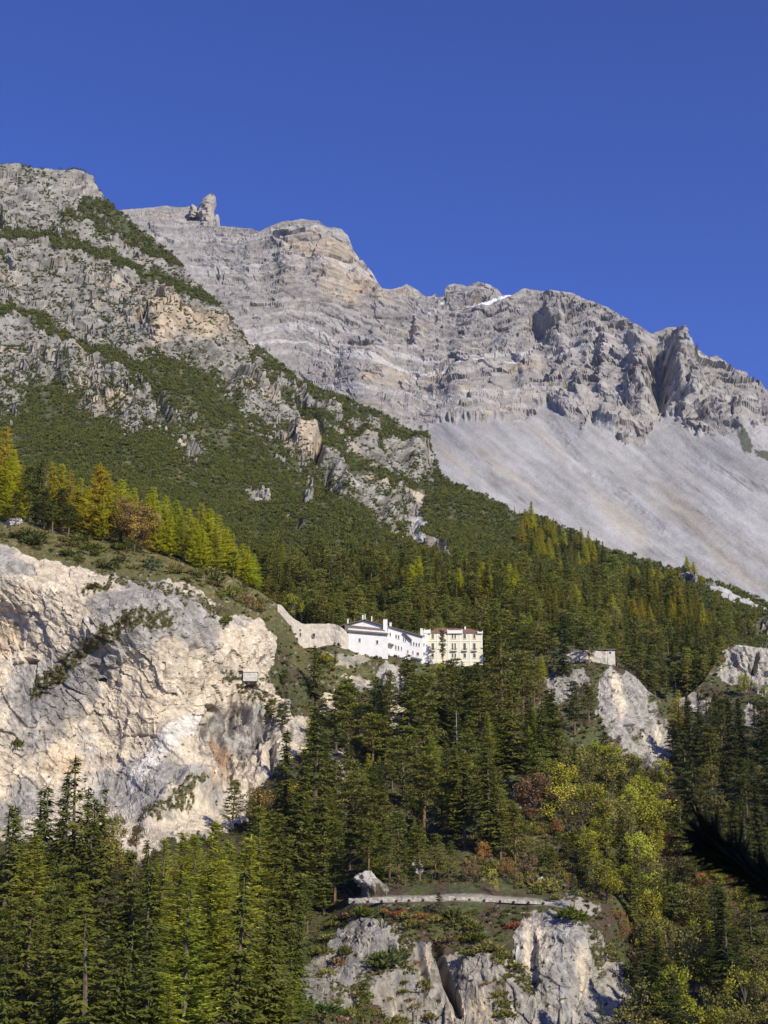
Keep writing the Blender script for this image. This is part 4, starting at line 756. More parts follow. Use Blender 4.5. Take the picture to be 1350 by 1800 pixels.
# autumn wood right of the crag
fill('gully', fr, [(950, 1360), (1050, 1370), (1160, 1370), (1200, 1480), (1250, 1560), (1345, 1650), (1345, 1780), (1200, 1760), (1120, 1700), (1060, 1600), (1000, 1500)], 105, 22, 18, [(.26, 'broadleaf_tree', (50, 85), YG), (.24, 'broadleaf_tree', (45, 80), OL, 1.1), (.16, 'broadleaf_tree', (45, 75), BR, 1.05), (.05, 'broadleaf_tree', (40, 60), RST), (.08, 'broadleaf_tree', (60, 95), LG), (.13, 'spruce_tree', (80, 130), SPR), (.1, 'pine_tree', (60, 90), SPR)], avoid=NOGO)
# dark firs on the right
fill('right', fr, [(1170, 1330), (1200, 1290), (1270, 1270), (1420, 1280), (1420, 1640), (1260, 1560), (1200, 1470)], 62, 22, 18, [(.72, 'spruce_tree', (85, 165), SPRD, 1.05), (.16, 'pine_tree', (70, 110), SPR), (.12, 'broadleaf_tree', (50, 80), OL)], avoid=NOGO)
fill('right_low', fr, [(1130, 1760), (1250, 1700), (1420, 1680), (1420, 1940), (1100, 1940), (1120, 1850)], 34, 34, 26, [(.36, 'spruce_tree', (120, 190), SPRD, 1.1), (.3, 'broadleaf_tree', (80, 130), OL), (.19, 'broadleaf_tree', (80, 130), YG), (.15, 'larch_tree', (110, 150), LG, 1.1)], cap=True)
fill('slope', fr, [(560, 1650), (620, 1600), (720, 1600), (900, 1610), (1000, 1605), (1060, 1640), (1100, 1720), (1110, 1830), (560, 1830)], 60, 20, 14, [(.4, 'bush', (10, 24), OL, 1.3), (.3, 'bush', (10, 22), SPR, 1.3), (.2, 'bush', (8, 16), BR, 1.4), (.1, 'bush', (8, 14), RST, 1.3)], cap=False, avoid=[[(905, 1650), (960, 1600), (1080, 1690), (1110, 1830), (900, 1830)], [(740, 1660), (800, 1660), (830, 1800), (770, 1800)]])
fill('slope', fr, [(920, 1450), (970, 1430), (1050, 1580), (960, 1580), (700, 1500), (930, 1500), (640, 1550)], 95, 13, 9, [(.4, 'bush', (9, 22), OL, 1.3), (.25, 'bush', (8, 20), SPR, 1.3), (.18, 'bush', (8, 18), BR, 1.3), (.12, 'pine_tree', (26, 52), SPR, 1.2), (.05, 'broadleaf_tree', (22, 40), RST)], cap=False)
fill('crest', fr, [(0, 935), (100, 945), (250, 975), (350, 1000), (430, 1040), (490, 1080), (480, 1100), (400, 1060), (300, 1010), (180, 1000), (60, 965), (0, 950)], 46, 13, 8, [(.4, 'bush', (9, 20), OL, 1.3), (.3, 'bush', (8, 18), PIN, 1.4), (.2, 'bush', (8, 16), BR, 1.3), (.1, 'pine_tree', (20, 36), SPR, 1.2)], cap=False)
# tall trees at the foot of the big cliff
for k, x, y, h, c, w in [('spruce_tree', 125, 1640, 285, SPR, .95), ('spruce_tree', 105, 1600, 225, SPRD, .9), ('spruce_tree', 62, 1640, 240, SPR, 1.0), ('spruce_tree', 12, 1640, 205, SPR, .95), ('spruce_tree', 145, 1590, 190, SPR, .9), ('spruce_tree', 170, 1680, 250, SPR, 1.0),
    ('larch_tree', 300, 1790, 295, (.36, .385, .05), .8), ('larch_tree', 330, 1760, 262, (.36, .385, .05), .8), ('larch_tree', 355, 1800, 318, (.36, .385, .05), .8), ('larch_tree', 390, 1790, 285, (.36, .385, .05), .8), ('larch_tree', 430, 1770, 272, (.36, .385, .05), .8), ('larch_tree', 320, 1880, 300, (.36, .385, .05), .8), ('larch_tree', 300, 1900, 160, (.36, .385, .05), .8), ('larch_tree', 362, 1890, 150, (.36, .385, .05), .8), ('larch_tree', 275, 1720, 220, (.36, .385, .05), .8), ('spruce_tree', 410, 1900, 330, SPR, 1.0), ('spruce_tree', 225, 1800, 270, SPR, 1.1), ('spruce_tree', 150, 1920, 300, SPR, 1.1), ('spruce_tree', 30, 1900, 320, SPR, 1.1), ('spruce_tree', 95, 1830, 200, SPRD, 1.0), ('pine_tree', 480, 1620, 180, SPR, 1.1), ('spruce_tree', 500, 1700, 200, SPR, 1.0), ('pine_tree', 590, 1590, 130, SPR, 1.1)]:
    plant(k, x, y, h, vary(c, .06), fr, w, 'foot')
fill('foot', fr, [(-100, 1560), (180, 1540), (260, 1560), (440, 1500), (540, 1500), (600, 1600), (520, 1720), (560, 1940), (-100, 1940)], 66, 38, 34, [(.6, 'spruce_tree', (130, 280), SPR, 1.0), (.16, 'larch_tree', (130, 230), LARG), (.24, 'pine_tree', (100, 170), SPR)], avoid=NOGO+[[(255, 1650), (450, 1650), (450, 1940), (255, 1940)]])
fill('foot', fr, [(180, 1500), (270, 1470), (450, 1450), (560, 1430), (600, 1540), (450, 1600), (200, 1600)], 26, 26, 20, [(.6, 'broadleaf_tree', (45, 75), OL), (.4, 'broadleaf_tree', (45, 70), (.17, .13, .03))], avoid=NOGO)

# ------------------------------------------------------------------ dense low growth, past counting: one object each
def scatter(name, pts, scl, protos, m):
    me = bpy.data.meshes.new(name); me.vertices.add(len(pts)); me.vertices.foreach_set('co', np.asarray(pts, np.float32).ravel())
    a = me.attributes.new('size', 'FLOAT', 'POINT'); a.data.foreach_set('value', np.asarray(scl, np.float32))
    a = me.attributes.new('turn', 'FLOAT_VECTOR', 'POINT'); rot = np.zeros((len(pts), 3), np.float32); rot[:, 2] = rnd(0, 6.28, len(pts)); rot[:, :2] = rnd(-.25, .25, (len(pts), 2)); a.data.foreach_set('vector', rot.ravel())
    a = me.attributes.new('pick', 'INT', 'POINT'); a.data.foreach_set('value', rng.integers(0, len(protos), len(pts)).astype(np.int32))
    ng = bpy.data.node_groups.new(name, 'GeometryNodeTree')
    ng.interface.new_socket('Geometry', in_out='INPUT', socket_type='NodeSocketGeometry'); ng.interface.new_socket('Geometry', in_out='OUTPUT', socket_type='NodeSocketGeometry')
    N, L = ng.nodes, ng.links.new; gi, go, jn = N.new('NodeGroupInput'), N.new('NodeGroupOutput'), N.new('GeometryNodeJoinGeometry')
    def attr(n, t):
        q = N.new('GeometryNodeInputNamedAttribute'); q.data_type = t; q.inputs['Name'].default_value = n; return q.outputs['Attribute']
    for i, p in enumerate(protos):
        if m is not None and not p.materials: p.materials.append(m)
        po = bpy.data.objects.new(name+'_piece', p)
        oi = N.new('GeometryNodeObjectInfo'); oi.inputs['Object'].default_value = po; oi.inputs['As Instance'].default_value = True
        ip = N.new('GeometryNodeInstanceOnPoints'); cmp = N.new('FunctionNodeCompare'); cmp.data_type = 'INT'; cmp.operation = 'EQUAL'
        L(attr('pick', 'INT'), cmp.inputs[2]); cmp.inputs[3].default_value = i
        L(gi.outputs[0], ip.inputs['Points']); L(cmp.outputs[0], ip.inputs['Selection']); L(oi.outputs['Geometry'], ip.inputs['Instance'])
        L(attr('turn', 'FLOAT_VECTOR'), ip.inputs['Rotation']); L(attr('size', 'FLOAT'), ip.inputs['Scale']); L(ip.outputs[0], jn.inputs[0])
    L(jn.outputs[0], go.inputs[0])
    o = link(name, me); md = o.modifiers.new('scatter', 'NODES'); md.node_group = ng
    return tag(o, kind='stuff')
def sample(layer, W, n):
    """n random places on the landform, weighted per photo pixel by W"""
    cell = np.abs(np.gradient(layer.Y, axis=0))*(W > 0)*W
    c = np.cumsum(cell.ravel()); i = np.searchsorted(c, rnd(0, c[-1], n)); r, q = np.unravel_index(np.minimum(i, cell.size-1), cell.shape)
    x = layer.X[r, q]+rnd(-.6, .6, n); y = layer.Y[r, q]+rnd(-.6, .6, n)
    return layer.at(x, y), x, y
def strays(p): return [mesh for mesh in p]
inf = lambda L_: (L_.X > -60) & (L_.X < 1420)
pm = [mound(80, .8, .5, .7, .45), mound(80, 1.0, .5, .9, .45), mound(70, .65, .5, .5, .5), mound(80, 1.2, .5, 1.0, .4)]
def copies(l): return [m.copy() for m in l]
def clear(l):
    for m in l: m.materials.clear()
    return l
V_ = mid.VEG
dn = .25+.75*sstep(-.05, .5, V_)
W = (V_ > -.02)*dn*inf(mid)*(mid.Y < 1150)*(.3+.7*sstep(-.5, -.05, fbm2(mid.X/34, mid.Y/26, 520, 3)))
p, x, y = sample(mid, W, 56000); tone = noise2(x/60, y/45, 501)+.5*noise2(x/20, y/16, 502)+.35*rng.normal(size=len(x))
s = np.clip(rng.normal(5.4, 1.9, len(x)), 2.2, 11)*p[:, 1]/F*(.8+.25*sstep(850, 1000, y)); p[:, 2] -= .12*s
for nm, sel, col in [('dwarf_pine_scrub', tone < .25, (.100, .125, .042)), ('dwarf_pine_scrub', (tone >= .25) & (tone < .75), (.118, .136, .044)), ('dwarf_pine_scrub', tone >= .75, (.076, .098, .036))]:
    scatter(nm, p[sel], s[sel], clear(copies(pm)), foliage_mat('scrub_needles', col, .45, (1.3, 1.1, .8)))
W = ((V_ <= .1) & (V_ > -.6))*inf(mid)*(.25+.75*sstep(-.4, .05, V_))
p, x, y = sample(mid, W, 16000); s = rnd(1.4, 4.4, len(x))*p[:, 1]/F; p[:, 2] -= .1*s
scatter('dwarf_pine_scrub', p, s, clear(copies(pm)), foliage_mat('scrub_needles', (.08, .10, .034), .45))
# small trees thinning out up the shoulder
W = (V_ > .15)*inf(mid)*(mid.Y > 900)*(mid.Y < 1120)*(mid.Y > mid.ytop(mid.X)+50*(mid.X > 1030))*(.12+.9*sstep(940, 1040, mid.Y))
p, x, y = sample(mid, W, 1000); hm = rnd(.4, .85, len(x))*(.45+.5*sstep(900, 1040, y))*.95; p[:, 2] -= .2
scatter('forest', p, hm, [PROTO['spruce_tree'][1][0].copy(), PROTO['spruce_tree'][4][0].copy(), PROTO['pine_tree'][0][0].copy(), PROTO['pine_tree'][2][0].copy()], None)
FM = foliage_mat('forest_needles', (.165, .175, .04), .45)
for o in [o for o in bpy.data.objects if o.name.startswith('forest_piece')]:
    o.data.materials.clear(); o.data.materials.append(FM)
# bushes, heath and litter under the near trees
soil = (1-fr.rk0)*inf(fr)*(stroke(fr.X, fr.Y, [(616, 1580), (800, 1572), (1000, 1588)], 9) < .05)*(fr.Y > 925)
near = 1-.75*sstep(1600, 1800, fr.Y)*((fr.X < 560) | (fr.X > 1130))
um = [mound(60, .7, .5, .5, .6), mound(60, 1.1, .45, .9, .5), mound(60, .5, .5, .3, .7)]
med = (fr.Y-fr.ytop(fr.X) < 75)*(fr.X < 540)
for nm, n, col, Wt, smax in [('undergrowth', 3800, (.085, .10, .03), soil*near*(1-.6*med), 6.5), ('undergrowth', 3000, (.12, .095, .045), soil*near*(1-.5*med), 5.5), ('undergrowth', 1300, (.15, .15, .03), soil*near*(1-.7*med)*(fr.X > 500), 6), ('undergrowth', 420, (.20, .085, .03), soil*near*(fr.Y > 1150), 4.5), ('undergrowth', 2600, (.04, .058, .022), soil*near*(1-.8*med), 7.5)]:
    p, x, y = sample(fr, Wt, n); s = rnd(2.2, smax, n)*p[:, 1]/F; p[:, 2] -= .1*s
    scatter(nm, p, s, clear(copies(um)), foliage_mat('undergrowth_leaves', col, .5))
gm = [mound(36, .5, .6, 1.5, .25), mound(36, .6, .6, 1.8, .2)]
p, x, y = sample(fr, soil*(.25+med*2+1.2*blob(fr.X, fr.Y, 820, 1525, 100, 30)+.8*blob(fr.X, fr.Y, 560, 1165, 70, 25)), 6000); s = rnd(1.2, 2.6, len(x))*p[:, 1]/F
scatter('grass', p, s, gm, foliage_mat('grass_blades', (.16, .14, .05), .4))
# growth clinging to the ledges of the cliffs
p, x, y = sample(fr, fr.rk0*(fr.rk < .45)*inf(fr), 4200); s = rnd(1.0, 3.2, len(x))*p[:, 1]/F
scatter('ledge_plants', p, s, clear(copies(um)), foliage_mat('ledge_leaves', (.095, .09, .035), .5))
HAZE = 2.2e-5
# ------------------------------------------------------------------ buildings
class MB:
    """collects boxes and slabs into one mesh"""
    def __init__(s): s.v = []; s.f = []
    def hexa(s, c):
        o = len(s.v); s.v += [tuple(map(float, q)) for q in c]
        s.f += [(o, o+3, o+2, o+1), (o+4, o+5, o+6, o+7), (o, o+1, o+5, o+4), (o+1, o+2, o+6, o+5), (o+2, o+3, o+7, o+6), (o+3, o, o+4, o+7)]
        return s
    def box(s, x0, x1, y0, y1, z0, z1):
        return s.hexa([(x0, y0, z0), (x1, y0, z0), (x1, y1, z0), (x0, y1, z0), (x0, y0, z1), (x1, y0, z1), (x1, y1, z1), (x0, y1, z1)])
    def face(s, pts):
        o = len(s.v); s.v += [tuple(map(float, q)) for q in pts]; s.f.append(tuple(range(o, o+len(pts)))); return s
    def slab(s, pts, t):
        """a roof plane of thickness t under the four given corners"""
        p = [np.array(q, float) for q in pts]; d = np.array([0, 0, t])
        return s.hexa([q-d for q in p]+p)
    def mesh(s, name):
        me = bpy.data.meshes.new(name); me.from_pydata(s.v, [], s.f); me.update(); return me
    def build(s, name, m, parent=None): return link(name, s.mesh(name), m, parent)
M_white = noisy_mat('white_plaster', (.80, .785, .74), .6, .12)
M_cream = noisy_mat('cream_plaster', (.80, .735, .53), .5, .10)
M_trim = noisy_mat('pale_trim', (.82, .80, .72), .8, .08)
M_roof = noisy_mat('brown_roof', (.19, .155, .13), 1.2, .4)
M_rroof = noisy_mat('red_brown_roof', (.26, .15, .10), 1.4, .35)
M_dark = noisy_mat('opening_shade', (.035, .035, .04), 1, .2, .4)  # near-black colour in place of the shade inside openings
M_glass = noisy_mat('window_glass', (.10, .11, .12), 1, .3, .15)
M_gold = noisy_mat('ochre_shutter', (.56, .40, .15), 3, .25)
M_brown = noisy_mat('brown_shutter', (.32, .26, .19), 3, .25)
M_iron = noisy_mat('iron', (.04, .04, .045), 4, .2, .5)
M_trimwall = noisy_mat('weathered_plaster', (.66, .62, .53), .9, .3, .95, .3)
M_stone = noisy_mat('stone_wall', (.60, .54, .44), .9, .45, .95, .4, (.42, .38, .31))
M_pale = noisy_mat('pale_masonry', (.46, .425, .36), .8, .5, .95, .5)
def wx_(x, y, Y): return P3(x, y, Y)[0]
def wz_(x, y, Y): return P3(x, y, Y)[2]
def window(parent, px, py, wpx, hpx, Y, shutter=None, leaves=2, sill=True, name='window'):
    """frame with a pane set back in it, sill and shutters, on the wall plane at distance Y"""
    k = Y/F*1.0; c = P3(px, py, Y); w, h = wpx*k/2, hpx*k/2; x, z = c[0], c[2]
    f = MB(); t = .09
    for a in [(x-w-t, x-w, z-h-t, z+h+t), (x+w, x+w+t, z-h-t, z+h+t), (x-w, x+w, z+h, z+h+t), (x-w, x+w, z-h-t, z-h)]: f.box(a[0], a[1], Y-.10, Y+.05, a[2], a[3])
    fo = f.build(name, M_trim, parent)
    MB().box(x-w, x+w, Y-.03, Y+.04, z-h, z+h).build('pane', M_glass, fo)
    if sill: MB().box(x-w-.15, x+w+.15, Y-.2, Y+.05, z-h-t-.1, z-h-t).build('sill', M_trim, fo)
    if shutter is not None:
        sw = w*.52
        for s in ((-1, 1) if leaves == 2 else (1,)):
            xc = x+s*(w-sw*.45)
            MB().box(xc-sw*.5, xc+sw*.5, Y-.17, Y-.105, z-h+.02, z+h-.02).build('shutter', shutter, fo)
    return fo
def chimney(parent, x0, x1, y0, y1, Y, m=None, cap=True, d=1.1):
    a, b = wx_(x0, y0, Y), wx_(x1, y0, Y); z0, z1 = wz_(x0, y1, Y), wz_(x0, y0, Y)
    c = MB().box(a, b, Y, Y+d, z0, z1).build('chimney', m or M_white, parent)
    if cap: MB().box(a-.12, b+.12, Y-.12, Y+d+.12, z1, z1+.25).build('chimney_cap', M_roof, c)
    return c
# -- the yellow house
Y0 = 559.0; zt = wz_(790, 1113, Y0); zb = wz_(790, 1180, Y0); xa, xb = wx_(751.5, 1130, Y0), wx_(848, 1130, Y0)
yh = empty('yellow_house', (0, 0, 0)); tag(yh, 'pale yellow four storey hotel block with ochre shutters and red brown roof', 'hotel')
b = MB().box(xa, xb, Y0, Y0+13, zb, zt); b.build('wall', M_cream, yh)
xw = wx_(743, 1130, Y0-.6)
MB().box(xw, xa+.02, Y0-.6, Y0+12, wz_(745, 1178, Y0), wz_(745, 1108.5, Y0)).build('corner_bay', M_white, yh)
rz = wz_(790, 1106, Y0+6)
r = MB().hexa([(xa-.3, Y0-.45, zt+.02), (xb+.3, Y0-.45, zt+.02), (xb+.3, Y0+13.4, zt+.02), (xa-.3, Y0+13.4, zt+.02), (xa+4, Y0+6, rz+.4), (xb-4, Y0+6, rz+.2), (xb-4, Y0+7, rz+.2), (xa+4, Y0+7, rz+.4)]).build('roof', M_rroof, yh)
for x0, x1, y1 in [(745, 757, 1107.5), (786, 813, 1108.2), (839, 848.6, 1111)]:
    a, c = wx_(x0, 1110, Y0), wx_(x1, 1110, Y0); z1 = wz_(x0, y1, Y0)
    p = MB().box(a, c, Y0-.75, Y0-.15, zt-.2, z1)
    for q in (a, c-.35): p.box(q, q+.35, Y0-.8, Y0-.1, z1, z1+.35)
    p.build('parapet', M_trim, yh)
for zpx, hh in [(1113.4, .3), (1127, .18), (1145.5, .18), (1163, .2)]:
    z = wz_(790, zpx, Y0); MB().box(xa, xb+.1, Y0-.14, Y0+.02, z-hh/2, z+hh/2).build('string_course', M_trim, yh)
for xp in (769, 788.5, 808.5, 826.5, 847):
    a = wx_(xp, 1130, Y0); MB().box(a-.28, a+.28, Y0-.10, Y0+.02, zb+.1, zt-.2).build('pilaster', M_trim, yh)
for xp in (761, 778, 795.7, 800.3, 817, 834):
    dbl = xp in (795.7, 800.3); w = 2.6 if dbl else 4.3
    window(yh, xp, 1118.5, w, 8.5, Y0, M_gold if xp != 817 else M_brown, 2 if not dbl else 1)
    window(yh, xp, 1136.5, w, 12, Y0, M_brown if not dbl else M_gold, 2 if not dbl else 1, False)
    window(yh, xp, 1152.5, w, 7.5, Y0, M_gold if xp < 780 else None, 2)
for xp, w in ((761, 9), (798, 11), (817, 9), (834, 9)):
    a, c = wx_(xp-w/2, 1143, Y0), wx_(xp+w/2, 1143, Y0); z = wz_(xp, 1144, Y0)
    bal = MB().box(a, c, Y0-1.0, Y0, z-.18, z).build('balcony', M_trim, yh)
    g = MB().box(a, c, Y0-1.0, Y0-.95, z+.85, z+.92)
    n = 12
    for i in range(n+1):
        q = a+(c-a-.05)*i/n; g.box(q, q+.05, Y0-1.0, Y0-.96, z, z+.85)
    for q in (a, c-.05): g.box(q, q+.05, Y0-.95, Y0, z+.85, z+.92)
    g.build('railing', M_iron, bal)
for zp in (1118, 1133, 1149.5, 1168): window(yh, 745.3, zp, 1.9, 5.5 if zp > 1140 else 4.5, Y0-.6, None)
chimney(yh, 816.3, 819, 1101, 1108, Y0+5); chimney(yh, 778, 780, 1103.5, 1107, Y0+6, M_stone)
# -- the long white house stepping down to it
Y1 = 556.0
wh = empty('white_house', (0, 0, 0)); tag(wh, 'long white house with brown sloping roofs between stone bastion and yellow block', 'house')
def prism_wall(pts, Y, d, name, m, parent):
    """upright wall block whose front outline is the given list of photo points"""
    a = [P3(x, y, Y) for x, y in pts]; n = len(a)
    v = [(q[0], Y, q[2]) for q in a]+[(q[0], Y+d, q[2]) for q in a]
    f = [tuple(range(n))[::-1], tuple(range(n, 2*n))]+[(i, (i+1) % n, n+(i+1) % n, n+i) for i in range(n)]
    me = bpy.data.meshes.new(name); me.from_pydata(v, [], f); me.update(); return link(name, me, m, parent)
prism_wall([(682, 1172), (743, 1185), (743, 1119), (724, 1113.5), (682, 1101)], Y1, 10, 'wall', M_white, wh)
def rp(x, y, Y): return P3(x, y, Y)
def roof_strip(name, x0, y0, x1, y1, Y, d, rise, t, parent, m=M_roof):
    """mono-pitch roof over a facade: eaves from x0,y0 to x1,y1, rising by rise over depth d"""
    a, c = rp(x0, y0, Y-.8), rp(x1, y1, Y-.8)
    e, g = rp(x1, y1, Y+d), rp(x0, y0, Y+d); e[2] = c[2]+rise; g[2] = a[2]+rise
    e[0], g[0] = c[0], a[0]
    return MB().slab([a, c, e, g], t).build(name, m, parent)
roof_strip('roof', 680, 1099.0, 744, 1117.8, Y1, 9, 1.6, .35, wh)
prism_wall([(612, 1160), (682, 1172), (682, 1110), (612, 1104)], Y1-3.5, 3.48, 'lower_wall', M_white, wh)
a, c = rp(606, 1108.3, Y1-4.3), rp(683.5, 1114.6, Y1-4.3); e, g = rp(673, 1105, Y1-.5), rp(606, 1097.8, Y1-.5)
MB().slab([a, c, e, g], .3).build('lower_roof', M_roof, wh)
prism_wall([(611, 1112), (682, 1114), (671, 1100.5), (640.5, 1091), (611, 1098.5)], Y1+.02, 11, 'gable_wall', M_white, wh)
a, c = rp(600, 1098.6, Y1-1.0), rp(640.5, 1088.2, Y1-1.0); e, g = c+np.array([0, 12, 0]), a+np.array([0, 12, 0]); MB().slab([a, c, e, g], .35).build('roof', M_roof, wh)
a, c = rp(640.5, 1088.0, Y1-1.02), rp(676, 1099.4, Y1-1.02); e, g = c+np.array([0, 12, 0]), a+np.array([0, 12, 0]); MB().slab([a, c, e, g], .35).build('roof', M_roof, wh)
chimney(wh, 673.5, 681, 1088.5, 1112, Y1-1.4, None, True, 1.7)
chimney(wh, 610.5, 612.6, 1087.5, 1097, Y1+4); chimney(wh, 636.6, 639, 1080.5, 1090, Y1+5); chimney(wh, 641, 642.6, 1080, 1089, Y1+5, None, False); chimney(wh, 684.5, 688.5, 1094, 1101, Y1+3); chimney(wh, 652.5, 654.5, 1083, 1092, Y1+8)
chimney(wh, 738.8, 743.2, 1104.5, 1119, Y1-.4, None, False, 1.3)
for xp, yp, w, h in [(632.4, 1125.5, 3.4, 6.5), (663.3, 1128.8, 3.6, 6.5)]: window(wh, xp, yp, w, h, Y1-3.5, M_brown, 2)
for xp, yp, w, h, s in [(686.3, 1115, 2, 6, 1), (696.5, 1118.8, 2, 6.5, 1), (701, 1119.8, 2, 6.5, 1), (709.5, 1124, 1.8, 6.5, 0), (713, 1125, 1.8, 6.5, 0), (722.8, 1130.8, 2, 6, 1), (727.6, 1131.6, 2, 6, 1), (732.4, 1133, 2, 5.5, 1), (737, 1133.6, 2, 5.5, 1), (696, 1138, 1.9, 7.5, 1), (700.8, 1139, 1.9, 7.5, 1), (706, 1140, 1.6, 6.5, 0), (734.6, 1149.5, 4, 5.5, 1), (726, 1147, 1.8, 6, 0), (717, 1146, 1.9, 6, 0), (740, 1166, 1.6, 5, 0), (729, 1163, 1.8, 5, 0)]:
    window(wh, xp, yp, w, h, Y1, M_brown if s else None, 2)
a, c = rp(709.5, 1110.2, Y1-1.1), rp(724, 1124, Y1-1.1); e, g = c+np.array([0, 1.1, .1]), a+np.array([0, 1.1, .1]); MB().slab([a, c, e, g], .5).build('porch_roof', M_roof, wh)
a, c = rp(683.5, 1131, Y1-1.4), rp(692.5, 1134.2, Y1-1.4); e, g = rp(692.5, 1132.5, Y1), rp(683.5, 1129.5, Y1); MB().slab([a, c, e, g], .3).build('awning', M_roof, wh)
a, c = rp(724, 1155.5, Y1-1.6), rp(742, 1159.5, Y1-1.6); e, g = rp(742, 1158, Y1), rp(724, 1154, Y1); MB().slab([a, c, e, g], .35).build('awning', M_roof, wh)
# -- walls along a line of photo points
def ribbon(name, rows, m, thick, parent=None, rough=.15, n=90, seed=1):
    """masonry wall: rows of (x, foot, top, distance); has a front, a top and a back"""
    r = np.array(rows, float); x = np.linspace(r[0, 0], r[-1, 0], n); f, t, Y = [np.interp(x, r[:, 0], r[:, i]) for i in (1, 2, 3)]
    k = np.ones(7)/7
    def sm(v): return np.convolve(np.pad(v, 3, mode='edge'), k, 'valid')
    Y = sm(Y); t = sm(t) if len(rows) > 4 else t
    m_ = 10; V = []
    for i in range(m_+1):
        y = f+(t-f)*i/m_; p = P3(x, y, Y); 
        p[:, 1] += noise3(p[:, 0]*.5, p[:, 2]*.5, p[:, 1]*.2, seed)*rough*2+noise3(p[:, 0]*1.7, p[:, 2]*1.7, p[:, 1]*.2, seed+1)*rough
        if i == m_: p[:, 2] += noise3(p[:, 0]*.8, p[:, 2]*0, p[:, 1]*0, seed+2)*rough*1.5
        V.append(p)
    top = V[-1].copy(); top[:, 1] += thick; V.append(top); bk = top.copy(); bk[:, 2] = V[0][:, 2]; V.append(bk)
    G = np.stack(V); nr = len(V); idx = np.arange(nr*n).reshape(nr, n)
    q = np.stack([idx[:-1, :-1], idx[:-1, 1:], idx[1:, 1:], idx[1:, :-1]], -1).reshape(-1, 4)
    lp = np.array([list(idx[:4, 0])[:0]], int)
    me = mesh_np(name, G.reshape(-1, 3), q); o = link(name, me, m, parent)
    ends = MB()
    for c in (0, -1): ends.face([G[0, c], G[m_, c], G[m_+1, c], G[m_+2, c]])
    link('wall_end', ends.mesh('wall_end'), m, o)
    return o
bw = ribbon('bastion_wall', [(488, 1092, 1062, 528), (496, 1106, 1064, 531), (506, 1122, 1078, 536), (516, 1134, 1087, 541), (532, 1140, 1097, 546), (545, 1138, 1096.6, 548), (584, 1140, 1096.3, 550), (594, 1142, 1098.6, 549.3), (602, 1146, 1104, 549.5), (610, 1150, 1112, 551), (616, 1152, 1121, 554), (622, 1154, 1130, 558)], M_stone, 1.2, None, .22, 110, 5)
tag(bw, 'tall curved grey stone bastion wall left of the white house', 'wall')
for xp, yp, w, h, Yq in [(528, 1115.5, 2.6, 5, 544.9), (552, 1117, 3.6, 6, 548.3), (522.3, 1124, 3, 5.5, 543), (527.6, 1107.3, 3.4, 1.6, 544.9)]:
    k = Yq/F; c = P3(xp, yp, Yq); fo = MB()
    t = .12
    for a in [(-w*k/2-t, -w*k/2, -h*k/2-t, h*k/2+t), (w*k/2, w*k/2+t, -h*k/2-t, h*k/2+t), (-w*k/2, w*k/2, h*k/2, h*k/2+t), (-w*k/2, w*k/2, -h*k/2-t, -h*k/2)]: fo.box(c[0]+a[0], c[0]+a[1], Yq-.75, Yq+.2, c[2]+a[2], c[2]+a[3])
    fr_ = fo.build('loophole', M_stone, bw); MB().box(c[0]-w*k/2, c[0]+w*k/2, Yq-.62, Yq+.1, c[2]-h*k/2, c[2]+h*k/2).build('shade_panel', M_dark, fr_)  # solid dark panel; the loophole's inner shade is its colour
tw = ribbon('terrace_wall', [(502, 1143, 1133.5, 548), (524, 1146, 1136, 548)], M_pale, 2.5, None, .06, 24, 9)
tag(tw, 'low pale terrace wall at foot of the stone bastion', 'wall')
a = rp(501, 1133.3, 547.6); c = rp(525.5, 1135.6, 547.6); e, g = c+np.array([0, 4, .5]), a+np.array([0, 4, .5]); MB().slab([a, c, e, g], .22).build('coping', M_roof, tw)
tw2 = ribbon('retaining_wall', [(560, 1168, 1162, 538), (575, 1176, 1169, 537), (592, 1180, 1174, 537)], M_pale, 1, None, .1, 30, 13)
tag(tw2, 'short pale retaining wall among bushes below the stone bastion', 'wall')
# -- white hut on the ledge of the cliff, with its railing
Yh = float(min(fr.at(q, 1197)[1] for q in (425, 432, 440, 447, 453)))-.3
hu = empty('white_hut', (0, 0, 0)); tag(hu, 'tiny bright white hut on a ledge at the right edge of the big cliff', 'hut')
a, c = wx_(427.5, 1186, Yh), wx_(452, 1186, Yh); z0, z1 = wz_(440, 1197, Yh), wz_(440, 1181, Yh)
MB().box(a, c, Yh, Yh+4, z0, z1).build('wall', M_trimwall, hu); MB().box(a-.25, c+.25, Yh-.3, Yh+4.3, z1, z1+.22).build('roof', M_trim, hu); 
MB().box(a+(c-a)*.1, a+(c-a)*.9, Yh-.08, Yh+.02, z0+(z1-z0)*.42, z0+(z1-z0)*.47).build('ledge', M_trim, hu)
rl = empty('terrace_railing', (0, 0, 0)); tag(rl, 'thin railing on the rock ledge beside the tiny white hut', 'railing')
for xp in (398, 405.5, 413, 420, 427):
    q = wx_(xp, 1180, Yh-1); MB().box(q-.06, q+.06, Yh-1.06, Yh-.94, wz_(xp, 1182, Yh), wz_(xp, 1166.5, Yh)).build('post', M_iron, rl)
for zp in (1166.8, 1176): 
    z = wz_(410, zp, Yh); MB().box(wx_(397.6, 1170, Yh-1), wx_(427.4, 1170, Yh-1), Yh-1.16, Yh-1.07, z-.05, z+.05).build('rail', M_iron, rl)
MB().box(wx_(397, 1178, Yh), wx_(427.4, 1178, Yh), Yh-1.5, Yh+3, wz_(410, 1179.5, Yh)-.15, wz_(410, 1179.5, Yh)).build('deck', M_bark, rl)
